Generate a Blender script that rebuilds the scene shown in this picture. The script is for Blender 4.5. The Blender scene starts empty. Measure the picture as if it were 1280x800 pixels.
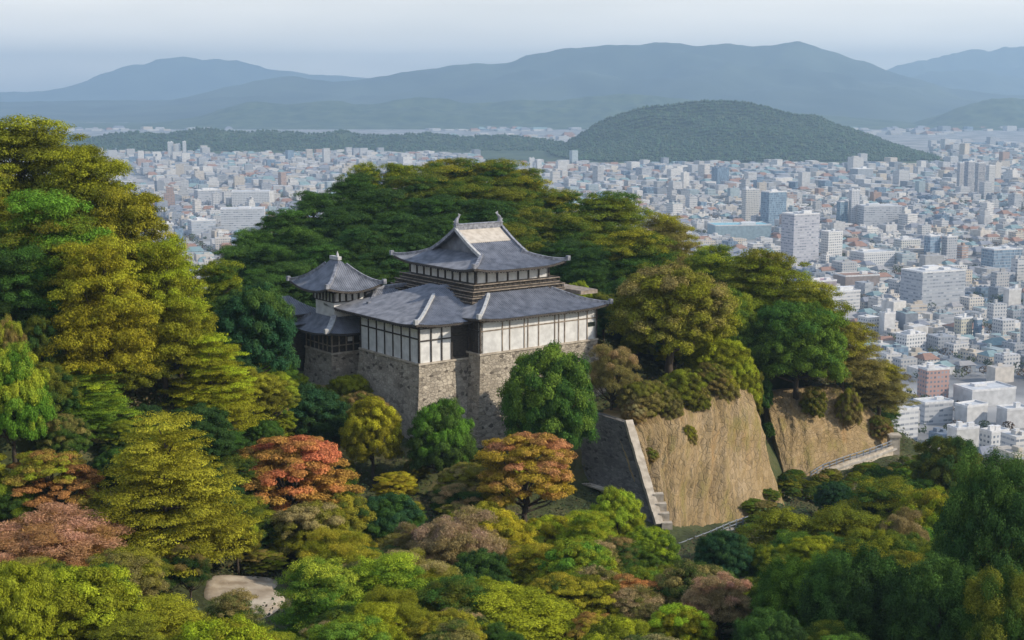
import bpy, math, random
import numpy as np
from mathutils import Vector, Matrix

# ------------------------------------------------------------------ camera, world, sun, exposure
scene = bpy.context.scene
COL = scene.collection
R = math.radians
FPX = 1758.0                      # focal length in pixels of the 1280 px wide photograph
PITCH = R(9.2)
CAMZ = 200.0
cam_d = bpy.data.cameras.new("camera")
cam_d.sensor_width = 36.0
cam_d.lens = 36.0 * FPX / 1280.0
cam_d.clip_start = 1.0
cam_d.clip_end = 60000.0
cam = bpy.data.objects.new("camera", cam_d)
COL.objects.link(cam)
cam.location = (0, 0, CAMZ)
cam.rotation_euler = (R(90) - PITCH, 0, 0)
scene.camera = cam

SUN_AZ = R(-13)                   # direction towards the sun, measured from +X
SUN_EL = R(31)
world = bpy.data.worlds.new("World")
scene.world = world
world.use_nodes = True
wn, wl = world.node_tree.nodes, world.node_tree.links
wn.clear()
w_out = wn.new("ShaderNodeOutputWorld")
w_bg = wn.new("ShaderNodeBackground")
sky = wn.new("ShaderNodeTexSky")
sky.sky_type = 'NISHITA'
sky.sun_disc = False
sky.sun_elevation = SUN_EL
sky.sun_rotation = R(90) - SUN_AZ
sky.altitude = 200
sky.air_density = 1.0
sky.dust_density = 1.5
tc = wn.new("ShaderNodeTexCoord")
w_map = wn.new("ShaderNodeMapping")
w_map.inputs['Scale'].default_value = (1.5, 1.5, 9.0)
w_noise = wn.new("ShaderNodeTexNoise")
w_noise.inputs['Scale'].default_value = 2.4
w_noise.inputs['Detail'].default_value = 7.0
w_noise.inputs['Roughness'].default_value = 0.5
w_sep = wn.new("ShaderNodeSeparateXYZ")
w_off = wn.new("ShaderNodeMath"); w_off.operation = 'MULTIPLY_ADD'; w_off.inputs[1].default_value = 0.095
w_sub = wn.new("ShaderNodeMath"); w_sub.operation = 'SUBTRACT'; w_sub.inputs[1].default_value = 0.0475
w_rng = wn.new("ShaderNodeMapRange"); w_rng.inputs[1].default_value = 0.0; w_rng.inputs[2].default_value = 0.5
# overcast deck seen low over the horizon: blue grey distance, bright cloud bases above, greyer overhead
w_ramp = wn.new("ShaderNodeValToRGB")
w_els = w_ramp.color_ramp.elements
w_els[0].position = 0.0; w_els[0].color = (7.6, 7.6, 7.8, 1)
w_els[1].position = 1.0; w_els[1].color = (4.2, 5.2, 7.2, 1)
for pos_, c_ in ((0.04, (13.5, 12.6, 11.4)), (0.095, (11.2, 10.5, 9.5)), (0.15, (9.4, 8.9, 8.1)), (0.24, (10.6, 10.0, 9.2)), (0.5, (7.4, 7.9, 8.8))):
    e_ = w_els.new(pos_); e_.color = (*c_, 1)
w_mix = wn.new("ShaderNodeMix")
w_mix.data_type = 'RGBA'
w_mix.inputs[0].default_value = 0.85
wl.new(tc.outputs['Generated'], w_map.inputs['Vector'])
wl.new(w_map.outputs['Vector'], w_noise.inputs['Vector'])
wl.new(tc.outputs['Generated'], w_sep.inputs[0])
wl.new(w_noise.outputs['Fac'], w_off.inputs[0]); wl.new(w_sep.outputs['Z'], w_off.inputs[2])
wl.new(w_off.outputs[0], w_sub.inputs[0]); wl.new(w_sub.outputs[0], w_rng.inputs[0]); wl.new(w_rng.outputs[0], w_ramp.inputs['Fac'])
wl.new(sky.outputs['Color'], w_mix.inputs[6])
wl.new(w_ramp.outputs['Color'], w_mix.inputs[7])
wl.new(w_mix.outputs[2], w_bg.inputs['Color'])
w_bg.inputs['Strength'].default_value = 0.115
wl.new(w_bg.outputs['Background'], w_out.inputs['Surface'])

sun_d = bpy.data.lights.new("sun", 'SUN')
sun_d.energy = 4.2
sun_d.angle = R(0.6)
sun_d.color = (1.0, 0.90, 0.75)
sun = bpy.data.objects.new("sun", sun_d)
COL.objects.link(sun)
sv = Vector((math.cos(SUN_EL) * math.cos(SUN_AZ), math.cos(SUN_EL) * math.sin(SUN_AZ), math.sin(SUN_EL)))
sun.rotation_euler = sv.to_track_quat('Z', 'Y').to_euler()
sun.location = sv * 500 + Vector((0, 200, 150))

scene.render.engine = 'CYCLES'
scene.view_settings.view_transform = 'Standard'
scene.view_settings.look = 'None'
scene.view_settings.gamma = 1.0
scene.view_settings.exposure = 0.38
scene.view_settings.use_curve_mapping = False
scene.cycles.max_bounces = 8
scene.cycles.diffuse_bounces = 5
scene.cycles.transmission_bounces = 3
scene.cycles.transparent_max_bounces = 4
scene.cycles.volume_bounces = 1
scene.cycles.use_denoising = True
HAZE_DENSITY = 0.000104
HAZE_COLOR = (0.39, 0.55, 0.715)

# ------------------------------------------------------------------ helpers
FW = np.array([0, math.cos(PITCH), -math.sin(PITCH)])
UP = np.array([0, math.sin(PITCH), math.cos(PITCH)])


def at(px, py, Y):
    d = np.array([(px - 640) / FPX, 0, 0]) + UP * (400 - py) / FPX + FW
    return np.array([0, 0, CAMZ]) + d * (Y / d[1])


def to_px(x, y, z):
    z = z - CAMZ
    dep = y * FW[1] + z * FW[2]
    return 640 + FPX * x / dep, 400 - FPX * (y * UP[1] + z * UP[2]) / dep


def ground_y(py, z=0.0):
    a = PITCH + math.atan((py - 400) / FPX)
    return (CAMZ - z) / math.tan(a)


def tag(o, label=None, cat=None, group=None, kind=None):
    if label: o['label'] = label
    if cat: o['category'] = cat
    if group: o['group'] = group
    if kind: o['kind'] = kind
    return o


def empty(name, loc=(0, 0, 0), rz=0.0):
    e = bpy.data.objects.new(name, None)
    e.empty_display_size = 0.5
    e.location = loc
    e.rotation_euler = (0, 0, rz)
    COL.objects.link(e)
    return e


def mesh_np(name, V, F, mats, parent=None, smooth=False, uv=None, col=None, fmat=None):
    """V (n,3); F (m,k) uniform polygons"""
    V = np.asarray(V, dtype=np.float32); F = np.asarray(F, dtype=np.int32)
    me = bpy.data.meshes.new(name)
    k = F.shape[1]
    me.vertices.add(len(V)); me.vertices.foreach_set('co', V.ravel())
    me.loops.add(F.size); me.loops.foreach_set('vertex_index', F.ravel())
    me.polygons.add(len(F))
    me.polygons.foreach_set('loop_start', np.arange(len(F), dtype=np.int32) * k)
    me.polygons.foreach_set('use_smooth', np.full(len(F), bool(smooth)))
    if fmat is not None: me.polygons.foreach_set('material_index', np.asarray(fmat, dtype=np.int32))
    if uv is not None:
        l = me.uv_layers.new(name='UVMap'); l.data.foreach_set('uv', np.asarray(uv, dtype=np.float32).ravel())
    if col is not None:      # per face colour
        a = me.color_attributes.new('Col', 'FLOAT_COLOR', 'CORNER')
        a.data.foreach_set('color', np.repeat(np.asarray(col, dtype=np.float32), k, axis=0).ravel())
    me.update(calc_edges=True)
    for m in (mats if isinstance(mats, (list, tuple)) else [mats]): me.materials.append(m)
    o = bpy.data.objects.new(name, me)
    COL.objects.link(o)
    if parent: o.parent = parent
    return o


class MB:
    """polygon collector: boxes, quads, bars and tubes, built as one mesh"""
    def __init__(s): s.v = []; s.f = []; s.uv = []

    def poly(s, pts, uv=None):
        i = len(s.v)
        s.v += [tuple(p) for p in pts]
        s.f.append(tuple(range(i, i + len(pts))))
        s.uv.append(uv if uv else [(p[0] + p[1], p[2]) for p in pts])

    def box(s, x0, x1, y0, y1, z0, z1):
        P = [(x0, y0), (x1, y0), (x1, y1), (x0, y1)]
        for k in range(4):
            a, b = P[k], P[(k + 1) % 4]
            L = math.hypot(b[0] - a[0], b[1] - a[1]); o = k * 7.3
            s.poly([(a[0], a[1], z0), (b[0], b[1], z0), (b[0], b[1], z1), (a[0], a[1], z1)],
                   [(o, z0), (o + L, z0), (o + L, z1), (o, z1)])
        s.poly([(x0, y0, z1), (x1, y0, z1), (x1, y1, z1), (x0, y1, z1)], [(x0, y0), (x1, y0), (x1, y1), (x0, y1)])
        s.poly([(x0, y1, z0), (x1, y1, z0), (x1, y0, z0), (x0, y0, z0)], [(x0, y1), (x1, y1), (x1, y0), (x0, y0)])

    def bar(s, a, b, w, h):
        """box beam from a to b; w across, h up (b's axis need not be horizontal)"""
        a = Vector(a); b = Vector(b); d = (b - a).normalized()
        side = d.cross(Vector((0, 0, 1)))
        side = side.normalized() if side.length > 1e-4 else Vector((1, 0, 0))
        up = side.cross(d).normalized()
        c = [(-1, -1), (1, -1), (1, 1), (-1, 1)]
        A = [a + side * (w / 2 * i) + up * (h / 2 * j) for i, j in c]
        B = [b + side * (w / 2 * i) + up * (h / 2 * j) for i, j in c]
        for k in range(4): s.poly([A[k], A[(k + 1) % 4], B[(k + 1) % 4], B[k]])
        s.poly(A[::-1]); s.poly(B)

    def sweep(s, pts, w, h):
        for a, b in zip(pts[:-1], pts[1:]): s.bar(a, b, w, h)

    def tube(s, pts, rad, n=6):
        pts = [Vector(p) for p in pts]; rings = []
        for i, p in enumerate(pts):
            d = (pts[min(i + 1, len(pts) - 1)] - pts[max(i - 1, 0)]).normalized()
            x = d.orthogonal().normalized(); y = d.cross(x)
            r = rad[i] if isinstance(rad, (list, tuple)) else rad
            i0 = len(s.v)
            s.v += [tuple(p + (x * math.cos(q * 2 * math.pi / n) + y * math.sin(q * 2 * math.pi / n)) * r) for q in range(n)]
            rings.append(i0)
        for a, b in zip(rings[:-1], rings[1:]):
            for q in range(n):
                s.f.append((a + q, a + (q + 1) % n, b + (q + 1) % n, b + q)); s.uv.append([(0, 0)] * 4)

    def grid(s, P, uvf=None):
        """P: rows x cols array of points"""
        n, m = len(P), len(P[0]); i0 = len(s.v)
        for row in P: s.v += [tuple(p) for p in row]
        for i in range(n - 1):
            for j in range(m - 1):
                s.f.append((i0 + i * m + j, i0 + i * m + j + 1, i0 + (i + 1) * m + j + 1, i0 + (i + 1) * m + j))
                s.uv.append([uvf(*q) for q in ((i, j), (i, j + 1), (i + 1, j + 1), (i + 1, j))] if uvf else [(j, i), (j + 1, i), (j + 1, i + 1), (j, i + 1)])

    def build(s, name, mat, parent=None, smooth=False):
        me = bpy.data.meshes.new(name)
        me.from_pydata(s.v, [], s.f)
        l = me.uv_layers.new(name='UVMap')
        l.data.foreach_set('uv', np.array([c for f in s.uv for c in f], dtype=np.float32).ravel())
        if smooth: me.polygons.foreach_set('use_smooth', [True] * len(me.polygons))
        me.materials.append(mat)
        o = bpy.data.objects.new(name, me)
        COL.objects.link(o)
        if parent: o.parent = parent
        return o


# value noise on arrays
_T = np.random.RandomState(7).rand(256, 256)


def vnoise(x, y):
    xi = np.floor(x).astype(int); yi = np.floor(y).astype(int)
    fx = x - xi; fy = y - yi
    fx = fx * fx * (3 - 2 * fx); fy = fy * fy * (3 - 2 * fy)
    g = lambda a, b: _T[a % 256, b % 256]
    return (g(xi, yi) * (1 - fx) + g(xi + 1, yi) * fx) * (1 - fy) + (g(xi, yi + 1) * (1 - fx) + g(xi + 1, yi + 1) * fx) * fy


def fbm(x, y, o=4):
    s = 0; a = 0.5
    for _ in range(o):
        s = s + a * (vnoise(x, y) - 0.5); x = x * 2.03 + 11.7; y = y * 2.03 + 5.1; a *= 0.5
    return s


# ------------------------------------------------------------------ materials
def new_mat(name):
    m = bpy.data.materials.new(name); m.use_nodes = True
    n = m.node_tree.nodes; n.clear()
    out = n.new('ShaderNodeOutputMaterial')
    return m, n, m.node_tree.links, out


def noisy(name, c1, c2, scale, rough=0.8, detail=4, bump=0.0, bscale=None, c3=None, coords='Object', stretch=(1, 1, 1), lo=0.35, hi=0.65):
    m, n, l, out = new_mat(name)
    b = n.new('ShaderNodeBsdfPrincipled'); b.inputs['Roughness'].default_value = rough
    b.inputs['Specular IOR Level'].default_value = 0.3
    t = n.new('ShaderNodeTexCoord'); mp = n.new('ShaderNodeMapping'); mp.inputs['Scale'].default_value = stretch
    ns = n.new('ShaderNodeTexNoise'); ns.inputs['Scale'].default_value = scale; ns.inputs['Detail'].default_value = detail
    rp = n.new('ShaderNodeValToRGB')
    rp.color_ramp.elements[0].position = lo; rp.color_ramp.elements[0].color = (*c1, 1)
    rp.color_ramp.elements[1].position = hi; rp.color_ramp.elements[1].color = (*c2, 1)
    if c3:
        e = rp.color_ramp.elements.new((lo + hi) / 2); e.color = (*c3, 1)
    l.new(t.outputs[coords], mp.inputs['Vector']); l.new(mp.outputs['Vector'], ns.inputs['Vector'])
    l.new(ns.outputs['Fac'], rp.inputs['Fac']); l.new(rp.outputs['Color'], b.inputs['Base Color'])
    if bump:
        n2 = n.new('ShaderNodeTexNoise'); n2.inputs['Scale'].default_value = bscale or scale * 4; n2.inputs['Detail'].default_value = 5
        bp = n.new('ShaderNodeBump'); bp.inputs['Strength'].default_value = 1.0; bp.inputs['Distance'].default_value = bump
        l.new(mp.outputs['Vector'], n2.inputs['Vector']); l.new(n2.outputs['Fac'], bp.inputs['Height']); l.new(bp.outputs['Normal'], b.inputs['Normal'])
    l.new(b.outputs['BSDF'], out.inputs['Surface'])
    return m


def stone_mat(name, c1, c2, joint, size=0.75, bump=0.1):
    """fitted rubble masonry laid out on the UVs (metres): uneven stones, thin joints, dark gaps, weather stains"""
    m, n, l, out = new_mat(name)
    b = n.new('ShaderNodeBsdfPrincipled'); b.inputs['Roughness'].default_value = 0.88; b.inputs['Specular IOR Level'].default_value = 0.2
    t_ = n.new('ShaderNodeTexCoord'); mp = n.new('ShaderNodeMapping'); mp.inputs['Scale'].default_value = (1 / size, 1.5 / size, 1)
    l.new(t_.outputs['UV'], mp.inputs['Vector'])
    vo = n.new('ShaderNodeTexVoronoi'); vo.inputs['Randomness'].default_value = .8; vo.inputs['Scale'].default_value = 1.0
    ve = n.new('ShaderNodeTexVoronoi'); ve.feature = 'DISTANCE_TO_EDGE'; ve.inputs['Randomness'].default_value = .8; ve.inputs['Scale'].default_value = 1.0
    for q in (vo, ve): l.new(mp.outputs['Vector'], q.inputs['Vector'])
    sp = n.new('ShaderNodeSeparateColor'); l.new(vo.outputs['Color'], sp.inputs[0])
    rp = n.new('ShaderNodeValToRGB'); e = rp.color_ramp.elements
    e[0].color = (*c1, 1); e[1].color = (*c2, 1)
    k = e.new(.04); k.color = (*joint, 1); k = e.new(.08); k.color = (*c1, 1)
    l.new(sp.outputs['Red'], rp.inputs['Fac'])
    st = n.new('ShaderNodeTexNoise'); st.inputs['Scale'].default_value = 0.3; st.inputs['Detail'].default_value = 7; l.new(t_.outputs['UV'], st.inputs['Vector'])
    sr = n.new('ShaderNodeMapRange'); sr.inputs[1].default_value = .3; sr.inputs[2].default_value = .7; sr.inputs[3].default_value = .7; sr.inputs[4].default_value = 1.12; l.new(st.outputs['Fac'], sr.inputs[0])
    sc = n.new('ShaderNodeVectorMath'); sc.operation = 'SCALE'; l.new(rp.outputs['Color'], sc.inputs[0]); l.new(sr.outputs[0], sc.inputs['Scale'])
    ed = n.new('ShaderNodeMapRange'); ed.inputs[1].default_value = .0; ed.inputs[2].default_value = .07; ed.inputs[3].default_value = .55; ed.inputs[4].default_value = 0; l.new(ve.outputs['Distance'], ed.inputs[0])
    mx = n.new('ShaderNodeMix'); mx.data_type = 'RGBA'; mx.inputs[7].default_value = (*joint, 1); l.new(ed.outputs[0], mx.inputs[0]); l.new(sc.outputs[0], mx.inputs[6])
    l.new(mx.outputs[2], b.inputs['Base Color'])
    fi = n.new('ShaderNodeTexNoise'); fi.inputs['Scale'].default_value = 4; fi.inputs['Detail'].default_value = 4; l.new(t_.outputs['UV'], fi.inputs['Vector'])
    hh = n.new('ShaderNodeMath'); hh.operation = 'SUBTRACT'; l.new(fi.outputs['Fac'], hh.inputs[0]); l.new(ed.outputs[0], hh.inputs[1])
    bp = n.new('ShaderNodeBump'); bp.inputs['Distance'].default_value = bump; l.new(hh.outputs[0], bp.inputs['Height']); l.new(bp.outputs['Normal'], b.inputs['Normal'])
    l.new(b.outputs['BSDF'], out.inputs['Surface'])
    return m


def foliage_mat():
    """leaf colour from the tree's own object colour and its second tint, with clump and leaf variation"""
    m, n, l, out = new_mat('foliage')
    oi = n.new('ShaderNodeObjectInfo')
    tb = n.new('ShaderNodeAttribute'); tb.attribute_type = 'OBJECT'; tb.attribute_name = 'tint'
    ca = n.new('ShaderNodeAttribute'); ca.attribute_name = 'Col'
    sp = n.new('ShaderNodeSeparateColor'); l.new(ca.outputs['Color'], sp.inputs[0])
    # R clump, G leaf, B height
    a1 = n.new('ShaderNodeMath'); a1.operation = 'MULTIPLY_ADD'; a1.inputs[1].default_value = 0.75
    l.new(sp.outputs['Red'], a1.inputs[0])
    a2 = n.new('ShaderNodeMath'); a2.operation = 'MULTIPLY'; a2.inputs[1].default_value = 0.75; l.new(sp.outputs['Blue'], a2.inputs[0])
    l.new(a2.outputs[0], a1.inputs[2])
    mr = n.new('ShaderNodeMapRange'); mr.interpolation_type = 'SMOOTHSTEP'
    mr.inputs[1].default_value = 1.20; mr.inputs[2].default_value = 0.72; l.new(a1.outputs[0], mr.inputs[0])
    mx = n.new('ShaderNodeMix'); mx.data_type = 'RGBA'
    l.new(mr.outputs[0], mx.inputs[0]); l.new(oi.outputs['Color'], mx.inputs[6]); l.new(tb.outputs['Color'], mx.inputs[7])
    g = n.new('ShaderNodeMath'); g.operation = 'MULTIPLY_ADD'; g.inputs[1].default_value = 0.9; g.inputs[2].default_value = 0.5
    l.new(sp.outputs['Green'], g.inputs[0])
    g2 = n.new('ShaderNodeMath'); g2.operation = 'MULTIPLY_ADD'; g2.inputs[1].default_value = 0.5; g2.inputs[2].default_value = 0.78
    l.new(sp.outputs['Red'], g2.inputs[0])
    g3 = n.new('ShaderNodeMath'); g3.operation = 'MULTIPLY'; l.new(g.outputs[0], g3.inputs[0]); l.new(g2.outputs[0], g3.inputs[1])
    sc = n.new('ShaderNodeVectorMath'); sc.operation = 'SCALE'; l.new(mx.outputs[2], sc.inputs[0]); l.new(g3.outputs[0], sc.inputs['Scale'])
    d = n.new('ShaderNodeBsdfDiffuse'); tr = n.new('ShaderNodeBsdfTranslucent'); ms = n.new('ShaderNodeMixShader'); ms.inputs[0].default_value = 0.38
    l.new(sc.outputs[0], d.inputs['Color']); l.new(sc.outputs[0], tr.inputs['Color'])
    l.new(d.outputs[0], ms.inputs[1]); l.new(tr.outputs[0], ms.inputs[2]); l.new(ms.outputs[0], out.inputs['Surface'])
    return m


def facade_mat(name, wu, wv, du, dv, glass=(0.05, 0.07, 0.1)):
    """colour from the face attribute, a grid of windows on the UVs (metres): openings wu x wv in bays du x dv"""
    m, n, l, out = new_mat(name)
    b = n.new('ShaderNodeBsdfPrincipled')
    ca = n.new('ShaderNodeAttribute'); ca.attribute_name = 'Col'
    t = n.new('ShaderNodeTexCoord'); sx = n.new('ShaderNodeSeparateXYZ'); l.new(t.outputs['UV'], sx.inputs[0])

    def inside(sock, period, width):
        a = n.new('ShaderNodeMath'); a.operation = 'DIVIDE'; a.inputs[1].default_value = period; l.new(sock, a.inputs[0])
        f = n.new('ShaderNodeMath'); f.operation = 'FRACT'; l.new(a.outputs[0], f.inputs[0])
        c = n.new('ShaderNodeMath'); c.operation = 'SUBTRACT'; c.inputs[1].default_value = 0.5; l.new(f.outputs[0], c.inputs[0])
        ab = n.new('ShaderNodeMath'); ab.operation = 'ABSOLUTE'; l.new(c.outputs[0], ab.inputs[0])
        lt = n.new('ShaderNodeMath'); lt.operation = 'LESS_THAN'; lt.inputs[1].default_value = width / period / 2; l.new(ab.outputs[0], lt.inputs[0])
        return lt.outputs[0]
    if wu:
        mu = n.new('ShaderNodeMath'); mu.operation = 'MULTIPLY'
        l.new(inside(sx.outputs['X'], du, wu), mu.inputs[0]); l.new(inside(sx.outputs['Y'], dv, wv), mu.inputs[1])
        ns = n.new('ShaderNodeTexWhiteNoise'); ns.noise_dimensions = '2D'
        sn = n.new('ShaderNodeVectorMath'); sn.operation = 'SNAP'; sn.inputs[1].default_value = (du, dv, 1); l.new(t.outputs['UV'], sn.inputs[0]); l.new(sn.outputs[0], ns.inputs['Vector'])
        gl = n.new('ShaderNodeMix'); gl.data_type = 'RGBA'; gl.inputs[6].default_value = (*glass, 1); gl.inputs[7].default_value = (glass[0] * 3.4, glass[1] * 3.0, glass[2] * 2.6, 1)
        l.new(ns.outputs['Value'], gl.inputs[0])
        mx = n.new('ShaderNodeMix'); mx.data_type = 'RGBA'
        l.new(mu.outputs[0], mx.inputs[0]); l.new(ca.outputs['Color'], mx.inputs[6]); l.new(gl.outputs[2], mx.inputs[7])
        l.new(mx.outputs[2], b.inputs['Base Color'])
        rr = n.new('ShaderNodeMapRange'); rr.inputs[3].default_value = 0.8; rr.inputs[4].default_value = 0.25
        l.new(mu.outputs[0], rr.inputs[0]); l.new(rr.outputs[0], b.inputs['Roughness'])
    else:
        ns = n.new('ShaderNodeTexNoise'); ns.inputs['Scale'].default_value = 0.25; ns.inputs['Detail'].default_value = 5; l.new(t.outputs['Object'], ns.inputs['Vector'])
        mr = n.new('ShaderNodeMapRange'); mr.inputs[1].default_value = 0.3; mr.inputs[2].default_value = 0.7; mr.inputs[3].default_value = 0.75; mr.inputs[4].default_value = 1.1; l.new(ns.outputs['Fac'], mr.inputs[0])
        sc = n.new('ShaderNodeVectorMath'); sc.operation = 'SCALE'; l.new(ca.outputs['Color'], sc.inputs[0]); l.new(mr.outputs[0], sc.inputs['Scale'])
        l.new(sc.outputs[0], b.inputs['Base Color']); b.inputs['Roughness'].default_value = 0.85
    l.new(b.outputs['BSDF'], out.inputs['Surface'])
    return m


M = {}
M['foliage'] = foliage_mat()
M['bark'] = noisy('bark', (0.035, 0.026, 0.018), (0.10, 0.078, 0.055), 3.0, 0.9, bump=0.05, stretch=(1, 1, 0.2))
M['soil'] = noisy('forest_floor', (0.03, 0.036, 0.012), (0.085, 0.075, 0.03), 0.16, 0.95, 6, bump=0.25, bscale=1.3, c3=(0.05, 0.06, 0.018))
M['sand'] = noisy('pale_sand', (0.25, 0.195, 0.135), (0.46, 0.39, 0.30), 0.45, 0.95, 6, bump=0.06, bscale=2.5)
def bank_mat():
    """dry grassed stone bank: streaked straw and earth colours over half buried stones"""
    m, n, l, out = new_mat('dry_bank')
    b = n.new('ShaderNodeBsdfPrincipled'); b.inputs['Roughness'].default_value = 0.95; b.inputs['Specular IOR Level'].default_value = 0.1
    t_ = n.new('ShaderNodeTexCoord')

    def noise(scale, sx, sy, det=6):
        mp = n.new('ShaderNodeMapping'); mp.inputs['Scale'].default_value = (sx, sy, 1); l.new(t_.outputs['UV'], mp.inputs['Vector'])
        q = n.new('ShaderNodeTexNoise'); q.inputs['Scale'].default_value = scale; q.inputs['Detail'].default_value = det; q.inputs['Roughness'].default_value = .62
        l.new(mp.outputs['Vector'], q.inputs['Vector']); return q.outputs['Fac']
    big = noise(.13, 1, .8, 5); streak = noise(1.3, 2.2, .5, 8); fine = noise(5, 1.2, .8, 4)
    vo = n.new('ShaderNodeTexVoronoi'); vo.inputs['Scale'].default_value = 1.5; l.new(t_.outputs['UV'], vo.inputs['Vector'])
    ve = n.new('ShaderNodeTexVoronoi'); ve.feature = 'DISTANCE_TO_EDGE'; ve.inputs['Scale'].default_value = 1.5; l.new(t_.outputs['UV'], ve.inputs['Vector'])
    rp = n.new('ShaderNodeValToRGB'); e = rp.color_ramp.elements
    e[0].position = .30; e[0].color = (.15, .105, .05, 1); e[1].position = .72; e[1].color = (.375, .285, .185, 1)
    q = e.new(.44); q.color = (.24, .168, .08, 1); q = e.new(.56); q.color = (.285, .207, .115, 1)
    ad = n.new('ShaderNodeMath'); ad.operation = 'MULTIPLY_ADD'; ad.inputs[1].default_value = .55
    a2 = n.new('ShaderNodeMath'); a2.operation = 'MULTIPLY'; a2.inputs[1].default_value = .45
    l.new(streak, a2.inputs[0]); l.new(big, ad.inputs[0]); l.new(a2.outputs[0], ad.inputs[2]); l.new(ad.outputs[0], rp.inputs['Fac'])
    sp = n.new('ShaderNodeSeparateColor'); l.new(vo.outputs['Color'], sp.inputs[0])
    mr = n.new('ShaderNodeMapRange'); mr.inputs[3].default_value = .86; mr.inputs[4].default_value = 1.14; l.new(sp.outputs['Red'], mr.inputs[0])
    sc = n.new('ShaderNodeVectorMath'); sc.operation = 'SCALE'; l.new(rp.outputs['Color'], sc.inputs[0]); l.new(mr.outputs[0], sc.inputs['Scale'])
    patch = noise(.22, 1.6, .7, 7)
    pm = n.new('ShaderNodeMapRange'); pm.interpolation_type = 'SMOOTHSTEP'; pm.inputs[1].default_value = .5; pm.inputs[2].default_value = .68; pm.inputs[4].default_value = .75; l.new(patch, pm.inputs[0])
    ol = n.new('ShaderNodeMix'); ol.data_type = 'RGBA'; ol.inputs[7].default_value = (.20, .165, .05, 1); l.new(pm.outputs[0], ol.inputs[0]); l.new(sc.outputs[0], ol.inputs[6])
    rust_ = noise(.17, 1.5, .5, 7)
    pr = n.new('ShaderNodeMapRange'); pr.interpolation_type = 'SMOOTHSTEP'; pr.inputs[1].default_value = .54; pr.inputs[2].default_value = .72; pr.inputs[4].default_value = .6; l.new(rust_, pr.inputs[0])
    o2 = n.new('ShaderNodeMix'); o2.data_type = 'RGBA'; o2.inputs[7].default_value = (.33, .18, .065, 1); l.new(pr.outputs[0], o2.inputs[0]); l.new(ol.outputs[2], o2.inputs[6])
    ec = n.new('ShaderNodeMapRange'); ec.inputs[2].default_value = .12; l.new(ve.outputs['Distance'], ec.inputs[0])
    exposed = n.new('ShaderNodeMapRange'); exposed.interpolation_type = 'SMOOTHSTEP'; exposed.inputs[1].default_value = .42; exposed.inputs[2].default_value = .62; l.new(noise(.3, 1, .8, 5), exposed.inputs[0])
    jn = n.new('ShaderNodeMapRange'); jn.inputs[2].default_value = .08; jn.inputs[3].default_value = .6; jn.inputs[4].default_value = 0; l.new(ve.outputs['Distance'], jn.inputs[0])
    jm = n.new('ShaderNodeMath'); jm.operation = 'MULTIPLY'; l.new(jn.outputs[0], jm.inputs[0]); l.new(exposed.outputs[0], jm.inputs[1])
    o3 = n.new('ShaderNodeMix'); o3.data_type = 'RGBA'; o3.inputs[7].default_value = (.10, .075, .045, 1); l.new(jm.outputs[0], o3.inputs[0]); l.new(o2.outputs[2], o3.inputs[6])
    l.new(o3.outputs[2], b.inputs['Base Color'])
    h1 = n.new('ShaderNodeMath'); h1.operation = 'MULTIPLY_ADD'; h1.inputs[1].default_value = .5; l.new(ec.outputs[0], h1.inputs[0])
    h2 = n.new('ShaderNodeMath'); h2.operation = 'ADD'; l.new(streak, h2.inputs[0]); l.new(fine, h2.inputs[1]); l.new(h2.outputs[0], h1.inputs[2])
    bp = n.new('ShaderNodeBump'); bp.inputs['Distance'].default_value = .14; l.new(h1.outputs[0], bp.inputs['Height']); l.new(bp.outputs['Normal'], b.inputs['Normal'])
    l.new(b.outputs['BSDF'], out.inputs['Surface'])
    return m


M['cliff'] = bank_mat()
M['stone'] = stone_mat('castle_stone', (0.31, 0.268, 0.21), (0.46, 0.40, 0.315), (0.11, 0.092, 0.074), 0.68, 0.10)
M['stone_dark'] = stone_mat('dark_stone', (0.11, 0.104, 0.096), (0.18, 0.168, 0.15), (0.055, 0.05, 0.045), 0.6, 0.07)  # same masonry in darker tones
M['coping'] = noisy('coping_stone', (0.30, 0.255, 0.20), (0.46, 0.40, 0.32), 1.2, 0.85, bump=0.04)
M['plaster'] = noisy('white_plaster', (0.46, 0.45, 0.43), (0.60, 0.59, 0.565), 0.9, 0.75, 6, bump=0.01)
M['timber'] = noisy('dark_timber', (0.026, 0.022, 0.019), (0.068, 0.056, 0.047), 2.0, 0.7, stretch=(1, 1, 4))
M['timber_pale'] = noisy('weathered_timber', (0.15, 0.118, 0.088), (0.29, 0.24, 0.19), 1.5, 0.8)
M['tile'] = noisy('grey_roof_tile', (0.080, 0.086, 0.102), (0.18, 0.188, 0.215), 0.8, 0.42, 9, lo=0.3, hi=0.7)
M['ridge'] = noisy('ridge_tile', (0.10, 0.105, 0.125), (0.26, 0.265, 0.29), 2.0, 0.55)
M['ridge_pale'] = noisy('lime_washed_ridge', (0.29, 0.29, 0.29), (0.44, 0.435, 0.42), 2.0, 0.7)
M['cream'] = noisy('roof_sun_gleam', (0.36, 0.315, 0.26), (0.47, 0.42, 0.355), 1.2, 0.7)  # cream colour carries the sun's gleam on the tiles below the ridge
M['void'] = noisy('dark_interior', (0.010, 0.013, 0.010), (0.022, 0.03, 0.02), 1.0, 0.9)
M['metal'] = noisy('grey_rail', (0.17, 0.19, 0.22), (0.28, 0.3, 0.33), 2.0, 0.5)
M['path'] = noisy('pale_path', (0.26, 0.24, 0.21), (0.42, 0.39, 0.35), 0.8, 0.9)
M['city_ground'] = noisy('city_ground', (0.12, 0.12, 0.125), (0.34, 0.335, 0.33), 0.012, 0.9, 8, c3=(0.22, 0.22, 0.22))
M['lawn'] = noisy('lawn', (0.06, 0.10, 0.02), (0.13, 0.18, 0.05), 0.05, 0.95)
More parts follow.
